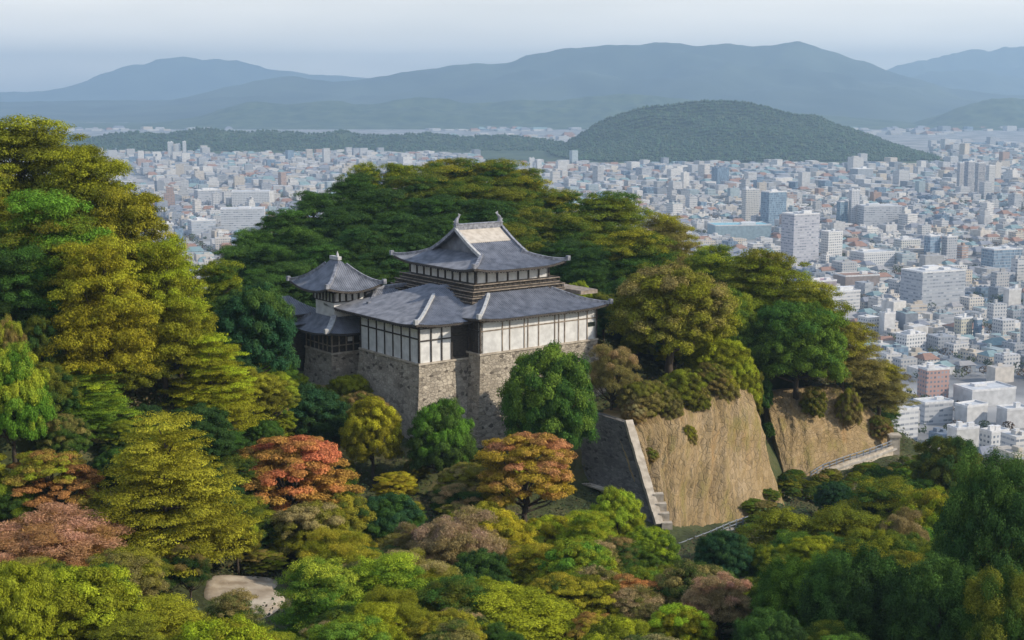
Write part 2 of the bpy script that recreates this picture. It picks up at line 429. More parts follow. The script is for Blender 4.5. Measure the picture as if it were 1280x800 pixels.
M['hill'] = noisy('wooded_hill', (0.014, 0.036, 0.012), (0.06, 0.085, 0.03), 0.012, 0.95, 8)
M['mountain'] = noisy('mountain', (0.010, 0.022, 0.016), (0.06, 0.08, 0.05), 0.0016, 0.95, 8)
FAC = [facade_mat('facade_grid', 1.5, 1.4, 2.8, 3.0, (0.08, 0.10, 0.13)), facade_mat('facade_bands', 3.0, 1.3, 3.4, 3.2, (0.14, 0.16, 0.19)),
       facade_mat('facade_glass', 1.35, 2.6, 1.6, 3.3, (0.06, 0.10, 0.15)), facade_mat('facade_plain', 0, 0, 1, 1)]

# ------------------------------------------------------------------ trees: list of the photograph's own trees
PAL = dict(olive=(.225, .235, .020), gold=(.335, .285, .028), ygreen=(.275, .320, .022), green=(.120, .210, .026), dgreen=(.064, .125, .024),
           dark=(.042, .084, .024), blue=(.036, .090, .042), red=(.44, .180, .085), orange=(.44, .225, .060), pink=(.42, .235, .145),
           tan=(.33, .250, .110), bare=(.31, .215, .150), yellow=(.40, .330, .026), brown=(.24, .190, .060), lime=(.275, .350, .030),
           dolive=(.140, .155, .020), rust=(.36, .200, .065))
# kind, px, ytop, ybot, width px, distance, colour, tint, label
T = []


def t(kind, px, yt, yb, w, D, a, b, label, cat='tree', name=None, group=None, side='both'):
    T.append(dict(kind=kind, px=px, yt=yt, yb=yb, w=w, D=D, a=a, b=b, label=label, cat=cat, name=name, group=group, side=side))


# big pine mass on the left ridge
t('pine', 28, 148, 330, 190, 192, 'olive', 'dolive', 'tallest olive pine crowning the left ridge at the photo edge')
t('pine', 108, 186, 360, 150, 186, 'olive', 'dolive', 'olive pine second down the skyline of the left ridge')
t('pine', 160, 238, 400, 140, 180, 'gold', 'dolive', 'golden olive pine midway down the left ridge skyline')
t('pine', 200, 300, 430, 125, 172, 'ygreen', 'olive', 'yellow green pine at the lower end of the left ridge skyline')
t('pine', 60, 240, 420, 170, 172, 'green', 'dolive', 'greener broad pine below the top of the left ridge')
t('pine', 120, 300, 440, 150, 164, 'gold', 'olive', 'golden green pine in the middle of the left ridge')
t('pine', -40, 215, 400, 150, 176, 'olive', 'dolive', 'olive pine half cut off by the left photo edge below the ridge top')
t('pine', 20, 310, 440, 130, 165, 'dgreen', 'dark', 'dark green shaded pine at the left photo edge above bright trees')
t('broad', 48, 396, 470, 62, 160, 'dark', 'dolive', 'small dark round tree below the left ridge pines')
t('broad', 8, 400, 470, 52, 150, 'olive', 'brown', 'small brownish tree cut by the left photo edge')
t('pine', 222, 372, 442, 100, 178, 'ygreen', 'olive', 'low yellow green pine lobe at the foot of the left ridge')
# row beside the castle
t('pine', 272, 328, 400, 92, 215, 'olive', 'dgreen', 'olive topped pine in the gap left of the castle hill')
t('broad', 313, 358, 505, 112, 203, 'dgreen', 'blue', 'tall dark green tree left of the corner tower')
t('broad', 385, 484, 585, 108, 200, 'blue', 'dark', 'dark blue green tree below the corner tower base')
t('tiered', 264, 420, 580, 132, 172, 'ygreen', 'olive', 'yellow green pine with clear horizontal tiers left of the castle')
t('broad', 140, 419, 545, 135, 170, 'olive', 'dolive', 'round olive tree between left ridge and tiered pine')
t('tiered', 105, 458, 590, 130, 160, 'ygreen', 'green', 'bright yellow green conical pine left of the tiered pine')
t('broad', 12, 432, 600, 95, 146, 'lime', 'green', 'bright lime tree at the left photo edge')
t('maple', 62, 560, 670, 130, 142, 'olive', 'rust', 'olive tree with one rust patch below the lime tree')
t('tiered', 205, 522, 730, 215, 142, 'gold', 'olive', 'large golden layered tree with spreading limbs, lower left')
t('maple', 362, 548, 690, 168, 165, 'red', 'orange', 'red maple with orange lower boughs, below left of the castle')
t('broad', 465, 497, 600, 78, 193, 'yellow', 'olive', 'yellow round tree in front of the stone base corner')
t('broad', 551, 501, 620, 88, 192, 'green', 'dgreen', 'bright green round tree in front of the stone base')
t('broad', 686, 434, 560, 122, 201, 'green', 'dgreen', 'big green round tree hiding the right wing stone base', side='lo')
t('maple', 493, 592, 634, 62, 180, 'yellow', 'gold', 'small golden shrub between red maple and green round tree', 'shrub', 'shrub')
t('maple', 656, 544, 660, 140, 178, 'red', 'gold', 'maple with pinkish red top and golden boughs, below the right wing', side='lo')
t('broad', 486, 618, 700, 92, 166, 'blue', 'dgreen', 'dark blue green tree right of the red maple')
t('broad', 412, 668, 735, 80, 152, 'dgreen', 'blue', 'dark bush under the red maple', 'shrub', 'shrub')
t('twig', 572, 642, 765, 138, 154, 'bare', 'tan', 'bare pinkish brown twiggy tree in the lower middle')
t('broad', 622, 640, 720, 100, 160, 'yellow', 'olive', 'yellow olive tree right of the bare twiggy tree', side='lo')
t('twig', 45, 645, 750, 215, 132, 'pink', 'rust', 'flat spreading dusky pink tree at the lower left')
t('pine', 402, 700, 815, 128, 128, 'lime', 'green', 'bright green pine with bare stem beside the sandy clearing')
t('pine', 480, 694, 815, 140, 131, 'lime', 'green', 'bright green flat topped pine right of the sandy clearing')
t('broad', 95, 712, 830, 175, 108, 'ygreen', 'olive', 'yellow green tree along the bottom left')
t('broad', 15, 705, 840, 120, 104, 'olive', 'ygreen', 'olive tree in the bottom left corner')
t('pine', 195, 752, 840, 150, 112, 'ygreen', 'gold', 'golden green tree at bottom edge below the sandy clearing')
t('twig', 236, 680, 758, 60, 136, 'brown', 'dark', 'small dark brown bush left of the sandy clearing', 'shrub', 'shrub')
t('pine', 648, 744, 835, 190, 126, 'ygreen', 'olive', 'green flat pine at the bottom edge, centre')
t('broad', 722, 678, 775, 118, 148, 'green', 'ygreen', 'green tree with pale stem above the bottom centre pine', side='lo')
t('broad', 772, 612, 715, 74, 176, 'lime', 'ygreen', 'upright bright lime tree before the dark retaining wall', side='lo')
t('broad', 812, 662, 735, 78, 170, 'ygreen', 'green', 'yellow green tree at the foot of the dry bank', side='lo')
t('pine', 736, 640, 710, 84, 164, 'ygreen', 'lime', 'small yellow green pine with a leaning pale stem', side='lo')
t('maple', 792, 724, 810, 96, 139, 'orange', 'rust', 'orange tree at the lower centre right', side='lo')
t('twig', 900, 720, 800, 108, 134, 'pink', 'tan', 'round pink domed tree at the lower right', side='lo')
t('broad', 850, 762, 830, 92, 126, 'lime', 'olive', 'lime bush at the bottom edge below the pink dome', side='lo')
t('broad', 905, 664, 722, 72, 160, 'dark', 'blue', 'dark round bush below the grey guard fence', 'shrub', 'shrub', side='lo')
t('broad', 846, 708, 775, 74, 150, 'dolive', 'olive', 'small olive tree left of the dark round bush', side='lo')
t('broad', 690, 645, 705, 80, 168, 'ygreen', 'gold', 'yellow green tree beneath the pinkish topped maple', side='lo')
t('broad', 600, 690, 765, 84, 146, 'dgreen', 'dark', 'dark green bush at the foot of the bare twiggy tree', 'shrub', 'shrub', side='lo')
t('maple', 330, 690, 735, 60, 150, 'brown', 'olive', 'low brown bush behind the sandy clearing', 'shrub', 'shrub')
t('broad', 555, 768, 840, 110, 118, 'olive', 'gold', 'olive gold tree at the bottom edge left of centre')
t('maple', 740, 770, 830, 90, 124, 'gold', 'rust', 'rusty gold tree at the bottom edge right of centre', side='lo')
t('broad', 440, 775, 850, 120, 112, 'green', 'ygreen', 'green bush at the bottom edge under the bright pines')
t('twig', 520, 655, 730, 70, 158, 'bare', 'brown', 'small bare brown tree between dark tree and twiggy tree')
t('broad', 295, 640, 700, 60, 148, 'olive', 'dolive', 'small olive tree between golden layered tree and red maple')
t('broad', 150, 690, 760, 110, 124, 'olive', 'brown', 'brown olive tree below the golden layered tree')
# lower right: dark foliage colour of the billowy trees stands in for shade
t('pine', 985, 638, 740, 130, 178, 'olive', 'dolive', 'olive pine with yellow tips at the foot of the gully', side='lo')
t('pine', 1058, 634, 745, 140, 176, 'dolive', 'olive', 'wide dark olive pine right of the gully', side='lo')
t('pine', 1104, 600, 700, 130, 198, 'olive', 'dgreen', 'olive green pine below the cream retaining wall', side='lo')
t('twig', 1128, 640, 720, 80, 176, 'tan', 'brown', 'thin brown twiggy tree among the right pines', side='lo')
t('broad', 1165, 612, 720, 95, 190, 'olive', 'ygreen', 'olive tree behind the big dark tree at right', side='lo')
t('broad', 1186, 547, 640, 92, 212, 'dark', 'dolive', 'dark round tree against the city below the cream wall', side='lo')
t('broad', 1042, 604, 650, 50, 208, 'dark', 'blue', 'small dark shrub under the cream wall path', 'shrub', 'shrub', side='lo')
t('broad', 1100, 584, 625, 50, 214, 'dark', 'dgreen', 'small dark round shrub beneath the end of the cream wall', 'shrub', 'shrub', side='lo')
t('fluffy', 1246, 572, 760, 150, 124, 'dgreen', 'dark', 'big dark green tree at the right photo edge', side='lo')
t('fluffy', 1000, 698, 830, 120, 130, 'green', 'dgreen', 'green billowy tree at the bottom right of the pink dome', side='lo')
t('fluffy', 1078, 690, 840, 150, 122, 'dgreen', 'dark', 'dark billowy tree at bottom, second left of the right corner', side='lo')
t('fluffy', 1180, 705, 850, 150, 116, 'dgreen', 'dark', 'dark billowy tree at bottom next to the right corner', side='lo')
t('fluffy', 1262, 715, 850, 130, 112, 'dolive', 'dgreen', 'brownish dark tree in the bottom right corner', side='lo')
t('fluffy', 962, 765, 840, 96, 116, 'dgreen', 'dark', 'dark tree at the bottom edge below the pink dome', side='lo')
t('broad', 1130, 690, 780, 90, 140, 'dolive', 'gold', 'dull gold olive tree above the bottom right dark trees', side='lo')
t('broad', 1020, 672, 730, 80, 158, 'ygreen', 'olive', 'yellow tipped tree behind the green billowy tree', side='lo')
t('tiered', 1148, 570, 650, 34, 214, 'ygreen', 'lime', 'slender yellow green sapling at the end of the cream wall', side='lo')
# top of the cliffs
t('broad', 842, 336, 520, 160, 226, 'brown', 'olive', 'large brown olive tree on top of the dry bank', side='up')
t('pine', 795, 284, 400, 130, 262, 'olive', 'dgreen', 'olive green pine behind the right end of the castle', side='up')
t('pine', 890, 308, 400, 96, 266, 'ygreen', 'dgreen', 'flat topped green pine above the brown olive tree', side='up')
t('pine', 955, 312, 430, 130, 258, 'dolive', 'olive', 'dark olive pine on the skyline above the second bank', side='up')
t('pine', 1010, 352, 470, 120, 250, 'olive', 'dolive', 'olive pine sloping down the skyline toward the city', side='up')
t('broad', 1000, 380, 505, 128, 240, 'dgreen', 'green', 'dense green tree on top of the second bank', side='up')
t('pine', 1056, 402, 482, 112, 248, 'olive', 'brown', 'brownish olive pine at the right end of the skyline', side='up')
t('pine', 1100, 452, 506, 90, 250, 'olive', 'brown', 'leaning olive pine overhanging the right bank end', side='up')
t('broad', 898, 424, 512, 88, 229, 'ygreen', 'olive', 'yellow green tree at the edge of the dry bank', side='up')
t('broad', 905, 360, 450, 90, 244, 'olive', 'green', 'olive tree between brown tree and dense green tree', side='up')
t('twig', 766, 432, 530, 74, 213, 'tan', 'brown', 'tan half bare tree beside the right wing', side='up')
t('broad', 800, 476, 530, 60, 211, 'dolive', 'brown', 'small dull shrub above the corner of the dark wall', 'shrub', 'shrub', side='up')
t('broad', 722, 352, 385, 40, 240, 'lime', 'ygreen', 'bright lime bush beside the upper gallery of the castle', 'shrub', 'shrub', side='up')
t('pine', 760, 240, 330, 130, 292, 'dgreen', 'olive', 'dark pine on the right shoulder of the back hill', side='up')
t('pine', 835, 268, 350, 90, 280, 'olive', 'brown', 'brownish pine at the right tip of the back hill', side='up')
t('broad', 780, 350, 430, 80, 246, 'dark', 'dgreen', 'dark tree in the shade behind the right wing', side='up')
for k_, (px_, yt_, yb_, w_, D_, a_, b_, l_) in enumerate((
        (818, 478, 522, 52, 212.5, 'brown', 'dolive', 'brown shrub on the dry bank lip next to the wall corner'),
        (852, 462, 508, 62, 216, 'olive', 'dolive', 'olive shrub spilling over the middle of the dry bank lip'),
        (888, 455, 500, 56, 221, 'dolive', 'brown', 'dull green shrub on the dry bank lip under the yellow green tree'),
        (922, 446, 490, 58, 226, 'ygreen', 'olive', 'yellowish shrub at the right end of the dry bank lip'),
        (793, 500, 530, 34, 208.5, 'tan', 'brown', 'pale straw bush hanging at the wall corner above the dark wall'),
        (836, 486, 524, 38, 212.5, 'dolive', 'brown', 'small drooping bush hanging over the dry bank left of middle'),
        (872, 482, 522, 34, 216.0, 'brown', 'dolive', 'small brown bush hanging over the middle of the dry bank'),
        (906, 470, 512, 40, 220.5, 'olive', 'brown', 'small olive bush hanging over the dry bank right of middle'),
        (938, 458, 500, 36, 226.5, 'olive', 'dolive', 'small olive bush at the top of the gully edge'),
        (862, 532, 556, 22, 209.0, 'olive', 'brown', 'tiny olive weed clump growing on the dry bank face'),
        (812, 560, 590, 24, 203.5, 'dolive', 'brown', 'tiny dull weed clump on the dry bank beside the kerb'),
        (1018, 484, 512, 34, 237.0, 'brown', 'dolive', 'small brown bush on the second bank lip left of the big trunk'),
        (1062, 486, 514, 34, 239.5, 'olive', 'brown', 'small olive bush on the second bank lip right of the big trunk'),
        (1100, 520, 552, 34, 243.5, 'dolive', 'brown', 'small dull bush at the lower end of the second bank lip'),
        (950, 466, 520, 34, 236, 'dark', 'dgreen', 'added dark shrub standing in for shade at the top of the gully between the two banks'),  # dark shrubs added down the gully to give it its shadow
        (960, 528, 560, 18, 231, 'dark', 'dgreen', 'added dark shrub standing in for shade halfway down the gully between the two banks'),
        (984, 592, 632, 26, 219, 'dark', 'dolive', 'added dark shrub standing in for shade at the bottom of the gully between the two banks'))):
    t('broad', px_, yt_, yb_, w_, D_, a_, b_, l_, 'shrub', 'shrub', side='none')
# wooded hill behind the castle
BH = [(560, 199, 130, 318), (618, 201, 120, 316), (500, 205, 80, 314), (455, 205, 70, 312), (655, 212, 90, 308), (700, 238, 90, 304),
      (440, 218, 90, 300), (395, 240, 90, 294), (352, 262, 90, 286), (318, 288, 90, 276), (296, 308, 80, 268),
      (520, 218, 110, 298), (585, 222, 110, 294), (640, 235, 100, 290), (475, 236, 100, 288), (430, 258, 96, 282), (382, 284, 96, 274), (345, 306, 90, 266),
      (545, 246, 110, 284), (610, 250, 100, 278), (670, 262, 100, 282), (500, 266, 100, 276), (455, 284, 96, 270), (410, 304, 96, 264), (370, 328, 90, 257),
      (720, 268, 90, 280), (560, 270, 100, 270), (640, 280, 96, 270), (700, 300, 90, 266), (520, 292, 96, 266), (480, 310, 92, 260), (450, 328, 80, 255), (740, 310, 80, 258), (330, 336, 80, 252), (738, 335, 70, 252)]
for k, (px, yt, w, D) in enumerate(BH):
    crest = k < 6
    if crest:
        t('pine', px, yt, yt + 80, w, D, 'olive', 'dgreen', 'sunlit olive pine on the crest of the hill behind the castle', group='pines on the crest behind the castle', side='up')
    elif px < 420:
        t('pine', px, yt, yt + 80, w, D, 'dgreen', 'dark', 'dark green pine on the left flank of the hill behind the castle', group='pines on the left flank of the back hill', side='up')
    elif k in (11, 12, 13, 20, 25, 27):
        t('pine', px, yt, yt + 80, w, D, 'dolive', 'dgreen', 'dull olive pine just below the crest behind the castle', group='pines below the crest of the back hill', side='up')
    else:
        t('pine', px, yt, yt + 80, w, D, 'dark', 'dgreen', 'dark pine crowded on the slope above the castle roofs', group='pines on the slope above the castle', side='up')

# ------------------------------------------------------------------ castle placement
TH = R(37)
CO = at(524, 457, 205)
CU = np.array([math.cos(TH), math.sin(TH), 0]); CV = np.array([-math.sin(TH), math.cos(TH), 0])


def cw(u, v, z=0):
    return CO + CU * u + CV * v + np.array([0, 0, z])


# ------------------------------------------------------------------ terrain
lo, up_ = [], []
for d in T:
    top = at(d['px'], d['yt'], d['D'])
    h = (d['yb'] - d['yt']) / FPX * d['D'] * 1.22
    h = min(max(h, 3.0), 17.0)
    d['top'] = top; d['h'] = h
    p = (top[0], top[1], top[2] - h)
    if d['side'] in ('lo', 'both'): lo.append(p)
    if d['side'] in ('up', 'both'): up_.append(p)
g = lambda px, py, D, dz=0: tuple(at(px, py, D) + np.array([0, 0, dz]))
# castle surroundings
for u, v, z, s in ((0, -3, -10, 'b'), (8, -6, -11, 'b'), (-3, 5, -10, 'b'), (-5, 14, -9, 'b'), (18, -8, -10, 'l'), (28, -6, -7.5, 'u'), (34, -4, -7, 'u'),
                   (5, 20, -3, 'u'), (20, 26, -1, 'u'), (34, 10, -5, 'u'), (36, 20, -2, 'u'), (-8, 24, -9, 'b'), (-12, 30, -7, 'b'), (10, 34, 0, 'u'),
                   (12, 10, -4, 'u'), (25, 10, -4, 'u'), (24, -4.5, -8, 'u')):
    q = tuple(cw(u, v, z))
    if s in 'bl': lo.append(q)
    if s in 'bu': up_.append(q)
for a in ((780, 532, 209), (840, 505, 216), (900, 490, 222), (945, 478, 226), (965, 502, 238), (1000, 499, 240), (1050, 494, 244), (1090, 522, 247), (1118, 556, 250)):
    up_.append(g(*a))
for a in ((740, 655, 190), (800, 672, 187), (845, 690, 187), (900, 668, 194), (985, 632, 203), (690, 655, 192), (715, 650, 196), (700, 640, 202), (668, 640, 200), (1015, 603, 222), (1060, 592, 228), (1118, 570, 236), (1160, 585, 236), (1230, 592, 232), (1290, 600, 225), (305, 745, 140), (290, 735, 143), (330, 742, 140)):
    lo.append(g(*a))
    if a[0] > 1150: up_.append(g(*a))
for a in ((-300, 60, 160), (0, 60, 151), (60, 60, 150), (-80, 60, 158), (120, 80, 150), (120, 200, 138), (180, 160, 140), (-140, 120, 178), (-160, 190, 186)):
    lo.append(a)
lo = np.array(lo); up_ = np.array(up_)


def shep(P, x, y, s):
    z = np.zeros_like(x); w = np.zeros_like(x)
    for a, b, c in P:
        k = 1.0 / ((x - a) ** 2 + (y - b) ** 2 + s * s) ** 1.7
        z += k * c; w += k
    return z / w


PXA = [-400, 450, 520, 600, 640, 700, 775, 800, 845, 900, 940, 985, 1000, 1020, 1060, 1118, 1150, 1300, 1700]
DBA = [250, 235, 207, 205, 208, 212, 203, 197, 193, 200, 205, 224, 228, 230, 235, 243, 240, 240, 240]
DTA = [260, 245, 225, 225, 224, 218, 209, 210, 219, 223, 246, 258, 246, 241, 245, 250, 252, 252, 252]


def terrain(x, y):
    x = np.asarray(x, float); y = np.asarray(y, float)
    px = 640 + FPX * x / np.maximum(y, 30) / FW[1]
    db = np.interp(px, PXA, DBA); dt = np.interp(px, PXA, DTA)
    k = np.clip((y - db) / (dt - db), 0, 1)
    z = shep(lo, x, y, 6.0) * (1 - k) + shep(up_, x, y, 6.0) * k
    z = z + fbm(x * 0.12, y * 0.12) * 1.2
    dc = np.interp(px, [-200, 0, 200, 260, 420, 700, 860, 1000, 1100, 1200, 1400], [235, 225, 215, 270, 330, 330, 300, 270, 256, 240, 235])
    z = z - np.maximum(0, y - dc) * 0.62
    return np.maximum(z, -3.0)


gx = np.arange(-300, 360, 1.7); gy = np.arange(36, 640, 1.7)
GX, GY = np.meshgrid(gx, gy)
GZ = terrain(GX, GY)
nx, ny = len(gx), len(gy)
idx = np.arange(nx * ny).reshape(ny, nx)
TF = np.stack([idx[:-1, :-1].ravel(), idx[:-1, 1:].ravel(), idx[1:, 1:].ravel(), idx[1:, :-1].ravel()], 1)
tag(mesh_np('terrain', np.stack([GX.ravel(), GY.ravel(), GZ.ravel()], 1), TF, M['soil'], smooth=True), kind='structure')

# flat city plain reaching the horizon
m = MB(); S = 30000
m.poly([(-S, -3000, 0), (S, -3000, 0), (S, 45000, 0), (-S, 45000, 0)])
tag(m.build('ground', M['city_ground']), kind='structure')


def drape(name, cx, cy, rx, ry, mat, seed, dz=0.25, rot=0.0, n=34):
    """an irregular patch of ground laid on the terrain"""
    rng = np.random.RandomState(seed); ph = rng.rand(6) * 6.28
    rows = []
    for i in range(9):
        f = i / 8; row = []
        for j in range(n + 1):
            a = 2 * math.pi * j / n
            rr = 1 + 0.22 * math.sin(2 * a + ph[0]) + 0.15 * math.sin(3 * a + ph[1]) + 0.1 * math.sin(5 * a + ph[2])
            dx, dy = rx * rr * f * math.cos(a), ry * rr * f * math.sin(a)
            row.append((cx + dx * math.cos(rot) - dy * math.sin(rot), cy + dx * math.sin(rot) + dy * math.cos(rot)))
        rows.append(row)
    P = np.array(rows); Z = terrain(P[..., 0], P[..., 1]) + dz - 0.5 * (np.arange(9)[:, None] == 8)
    m = MB(); m.grid([[(P[i, j, 0], P[i, j, 1], Z[i, j]) for j in range(n + 1)] for i in range(9)])
    return tag(m.build(name, mat, smooth=True), kind='structure')


c = at(308, 745, 141)
drape('clearing', c[0], c[1], 4.7, 6.6, M['sand'], 3)
c = at(480, 618, 180)
drape('path', c[0], c[1], 4.0, 2.5, M['sand'], 5)

# ------------------------------------------------------------------ cliffs and retaining walls
def loft(name, top, bot, mat, nu=200, nv=100, amp=1.15, lip=5.0, seed=0, sag=0.6, smooth=True):
    tp = np.array([at(*q) for q in top]); bt = np.array([at(*q) for q in bot])
    s = np.linspace(0, 1, nu)
    f = lambda P: np.stack([np.interp(s, np.linspace(0, 1, len(P)), P[:, k]) for k in range(3)], 1)
    tp, bt = f(tp), f(bt)
    rows = []; tt = np.linspace(0, 1, nv)
    d = np.cross(tp[-1] - tp[0], np.array([0, 0, 1.0])); nrm = d / np.linalg.norm(d)
    if nrm[1] > 0: nrm = -nrm
    L = np.linalg.norm(tp[-1] - tp[0])
    for k in tt:
        P = bt * (1 - k) + tp * k
        a = s * L
        off = (fbm(a * 0.16 + seed, np.full(nu, k * 2.2), 5) * 2.4 + fbm(a * 0.6 + seed, np.full(nu, k * 7.0), 4) * 0.9 + fbm(a * 1.7 + seed, np.full(nu, k * 20.0), 3) * 0.45 + np.abs(fbm(a * 0.33 + seed * 3, np.full(nu, k * 1.2 + 9), 4)) * -3.6) * amp - sag * math.sin(k * math.pi)
        ed = np.minimum(s, 1 - s) * L
        off = off - 2.2 * np.clip(1 - ed / 3.5, 0, 1) ** 2 - 2.6 * max(0, (k - .72) / .28) ** 2 + (fbm(np.array([k * 3.1 + seed]), np.array([2.2]), 3)[0]) * 2.5 * np.clip(1 - ed / 6, 0, 1)
        rows.append(P + nrm[None] * off[:, None])
    last = rows[-1]
    for e in (0.35, 1.0): rows.append(last - nrm[None] * lip * e + np.array([0, 0, 0.25 - 0.6 * e])[None])
    rows.insert(0, rows[0] + nrm[None] * 1.0 - np.array([0, 0, 2.5])[None])
    P = np.array(rows)
    n = len(rows)
    idx = np.arange(n * nu).reshape(n, nu)
    F = np.stack([idx[:-1, :-1].ravel(), idx[:-1, 1:].ravel(), idx[1:, 1:].ravel(), idx[1:, :-1].ravel()], 1)
    U, W = np.meshgrid(s * L, np.arange(n) / n * 16)
    uv = np.stack([U.ravel(), W.ravel()], 1)[F.ravel()]
    o = mesh_np(name, P.reshape(-1, 3), F, mat, smooth=smooth, uv=uv)
    return o, P, nrm


C1T = [(781, 529, 205), (812, 517, 209), (850, 503, 213), (900, 489, 218), (930, 474, 222), (952, 470, 226)]
C1B = [(818, 655, 194), (832, 676, 191), (848, 686, 190), (880, 672, 194), (925, 658, 199), (992, 632, 207)]
o, P1, N1 = loft('cliff', C1T, C1B, M['cliff'], seed=2)
tag(o, kind='structure')
C2T = [(925, 466, 252), (940, 474, 246), (957, 498, 237.5), (1000, 494, 238), (1050, 489, 242), (1090, 518, 245), (1121, 551, 248)]
C2B = [(966, 640, 231), (976, 638, 227), (988, 627, 221.5), (1020, 599, 227), (1060, 588, 232), (1100, 574, 238), (1123, 565, 242)]
o, P2, N2 = loft('cliff', C2T, C2B, M['cliff'], seed=9, amp=1.0)
tag(o, kind='structure')


def wall_strip(name, top, bot, mat, label, thick=1.2, nu=24, nv=12, curve=0.5, cat='wall', parent=None):
    """battered stone wall between a top and a bottom line, with thickness behind it"""
    tp = [np.array(q) for q in top]; bt = [np.array(q) for q in bot]
    f = lambda P, s: np.array([np.interp(s, np.linspace(0, 1, len(P)), [q[k] for q in P]) for k in range(3)])
    d = np.cross(tp[-1] - tp[0], np.array([0, 0, 1.0])); nrm = d / np.linalg.norm(d)
    if np.dot(nrm, np.array([0, -1, 0])) < 0: nrm = -nrm
    L = np.linalg.norm(tp[-1] - tp[0]); H = np.linalg.norm(tp[0] - bt[0])
    m = MB(); rows = []
    for i in range(nv + 1):
        k = i / nv
        rows.append([f(bt, j / nu) * (1 - k) + f(tp, j / nu) * k - nrm * curve * math.sin(k * math.pi) for j in range(nu + 1)])
    m.grid(rows, lambda i, j: (j / nu * L, i / nv * H))
    back = [q - nrm * thick for q in rows[-1]]
    m.grid([rows[-1], back], lambda i, j: (j / nu * L, H + i * thick))
    bb = [q - nrm * thick * 0.6 - np.array([0, 0, 0.0]) for q in rows[0]]
    m.grid([back, bb], lambda i, j: (j / nu * L, H * (1 - i)))
    for j in (0, nu):
        m.grid([[rows[i][j], back[j] * (i / nv) + bb[j] * (1 - i / nv)] for i in range(nv + 1)], lambda i, q: (q * thick, i / nv * H))
    o = m.build(name, mat, parent)
    if label: tag(o, label, cat)
    return o


# dark retaining wall of the lower terrace (left, shaded face) and its sunlit corner
K = at(781, 528, 204.6); KB = at(819, 657, 193.4)
back_dir = np.array([-math.sin(TH), math.cos(TH), 0])
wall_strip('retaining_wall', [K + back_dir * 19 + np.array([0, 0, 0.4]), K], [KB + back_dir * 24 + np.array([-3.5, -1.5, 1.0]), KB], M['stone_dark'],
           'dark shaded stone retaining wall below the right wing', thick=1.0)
# raised stepped kerb running down the wall's corner
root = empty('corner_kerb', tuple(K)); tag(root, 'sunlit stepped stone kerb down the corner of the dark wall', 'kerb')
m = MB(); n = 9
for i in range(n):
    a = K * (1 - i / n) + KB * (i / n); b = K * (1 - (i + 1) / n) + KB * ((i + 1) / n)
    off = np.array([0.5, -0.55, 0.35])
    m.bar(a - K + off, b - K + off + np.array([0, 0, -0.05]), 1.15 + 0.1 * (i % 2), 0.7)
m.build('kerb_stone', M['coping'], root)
m = MB()
for i in range(4):
    q = (KB * (0.72 + 0.09 * i) + K * (0.28 - 0.09 * i)) - K
    m.box(q[0] + 0.9, q[0] + 2.4, q[1] - 1.0, q[1] + 0.2, q[2] - 0.6, q[2] + 0.5)
m.build('step', M['coping'], root)
# ledge path crossing the dark wall
m = MB(); a = at(712, 598, 207); b = at(768, 616, 200)
for i in range(10):
    p = a * (1 - i / 10) + b * (i / 10); q = a * (1 - (i + 1) / 10) + b * ((i + 1) / 10)
    m.bar(p, q, 1.2, 0.22)
tag(m.build('ledge', M['coping']), 'thin pale stone ledge crossing the dark shaded wall', 'ledge')


def rail_fence(name, pts, label, h=1.1, step=1.6):
    root = empty(name, tuple(pts[0])); tag(root, label, 'fence')
    P = [np.array(p) - np.array(pts[0]) for p in pts]
    seg = [np.linalg.norm(b - a) for a, b in zip(P[:-1], P[1:])]; Ltot = sum(seg); acc = np.concatenate([[0], np.cumsum(seg)])
    f = lambda s: np.array([np.interp(s, acc, [q[k] for q in P]) for k in range(3)])
    n = max(2, int(Ltot / step))
    for i in range(n + 1):
        q = f(Ltot * i / n); m = MB(); m.box(q[0] - .09, q[0] + .09, q[1] - .09, q[1] + .09, q[2], q[2] + h); m.build('post', M['metal'], root)
    for z in (0.45, 0.98):
        m = MB()
        for i in range(n): m.bar(f(Ltot * i / n) + np.array([0, 0, z]), f(Ltot * (i + 1) / n) + np.array([0, 0, z]), 0.08, 0.12)
        m.build('rail', M['metal'], root)


def ribbon(name, pts, w, mat, dz=0.0, th=0.35):
    m = MB()
    for a, b in zip(pts[:-1], pts[1:]): m.bar(np.array(a) + [0, 0, dz - th / 2], np.array(b) + [0, 0, dz - th / 2], w, th)
    return tag(m.build(name, mat), kind='structure')


PA = [at(838, 692, 187.5), at(862, 682, 189.5), at(888, 672, 192.5), at(915, 660, 196.5), at(945, 650, 200.5)]
ribbon('path', [p + np.array([0, 1.0, 0]) for p in PA], 2.6, M['path'])
rail_fence('guard_fence', [p + np.array([0, -0.1, 0]) for p in PA], 'low grey guard fence along the path below the dry bank')
wall_strip('retaining_wall', [p + np.array([0, -0.5, 0]) for p in PA], [p + np.array([0, -1.0, -2.4]) for p in PA], M['coping'], 'pale kerb wall under the grey guard fence', thick=0.6, nu=16, nv=4, curve=0)
PB = [at(1014, 600, 226), at(1030, 590, 228.5), at(1060, 579, 232), at(1092, 569, 236), at(1116, 560, 240)]
ribbon('path', [p + np.array([0, 1.0, 0]) for p in PB], 2.4, M['path'])
wall_strip('retaining_wall', [p + np.array([0, -0.3, 0.35]) for p in PB], [p + np.array([0, -0.9, -3.2 - 0.3 * i]) for i, p in enumerate(PB)], M['coping'], 'cream retaining wall curving along the second bank', thick=0.5, nu=24, nv=4, curve=0)
rail_fence('guard_fence', [p + np.array([0, 0.3, 0.3]) for p in PB], 'dark rail fence on top of the cream retaining wall', h=0.9)
m = MB(); q = at(1117, 548, 241)
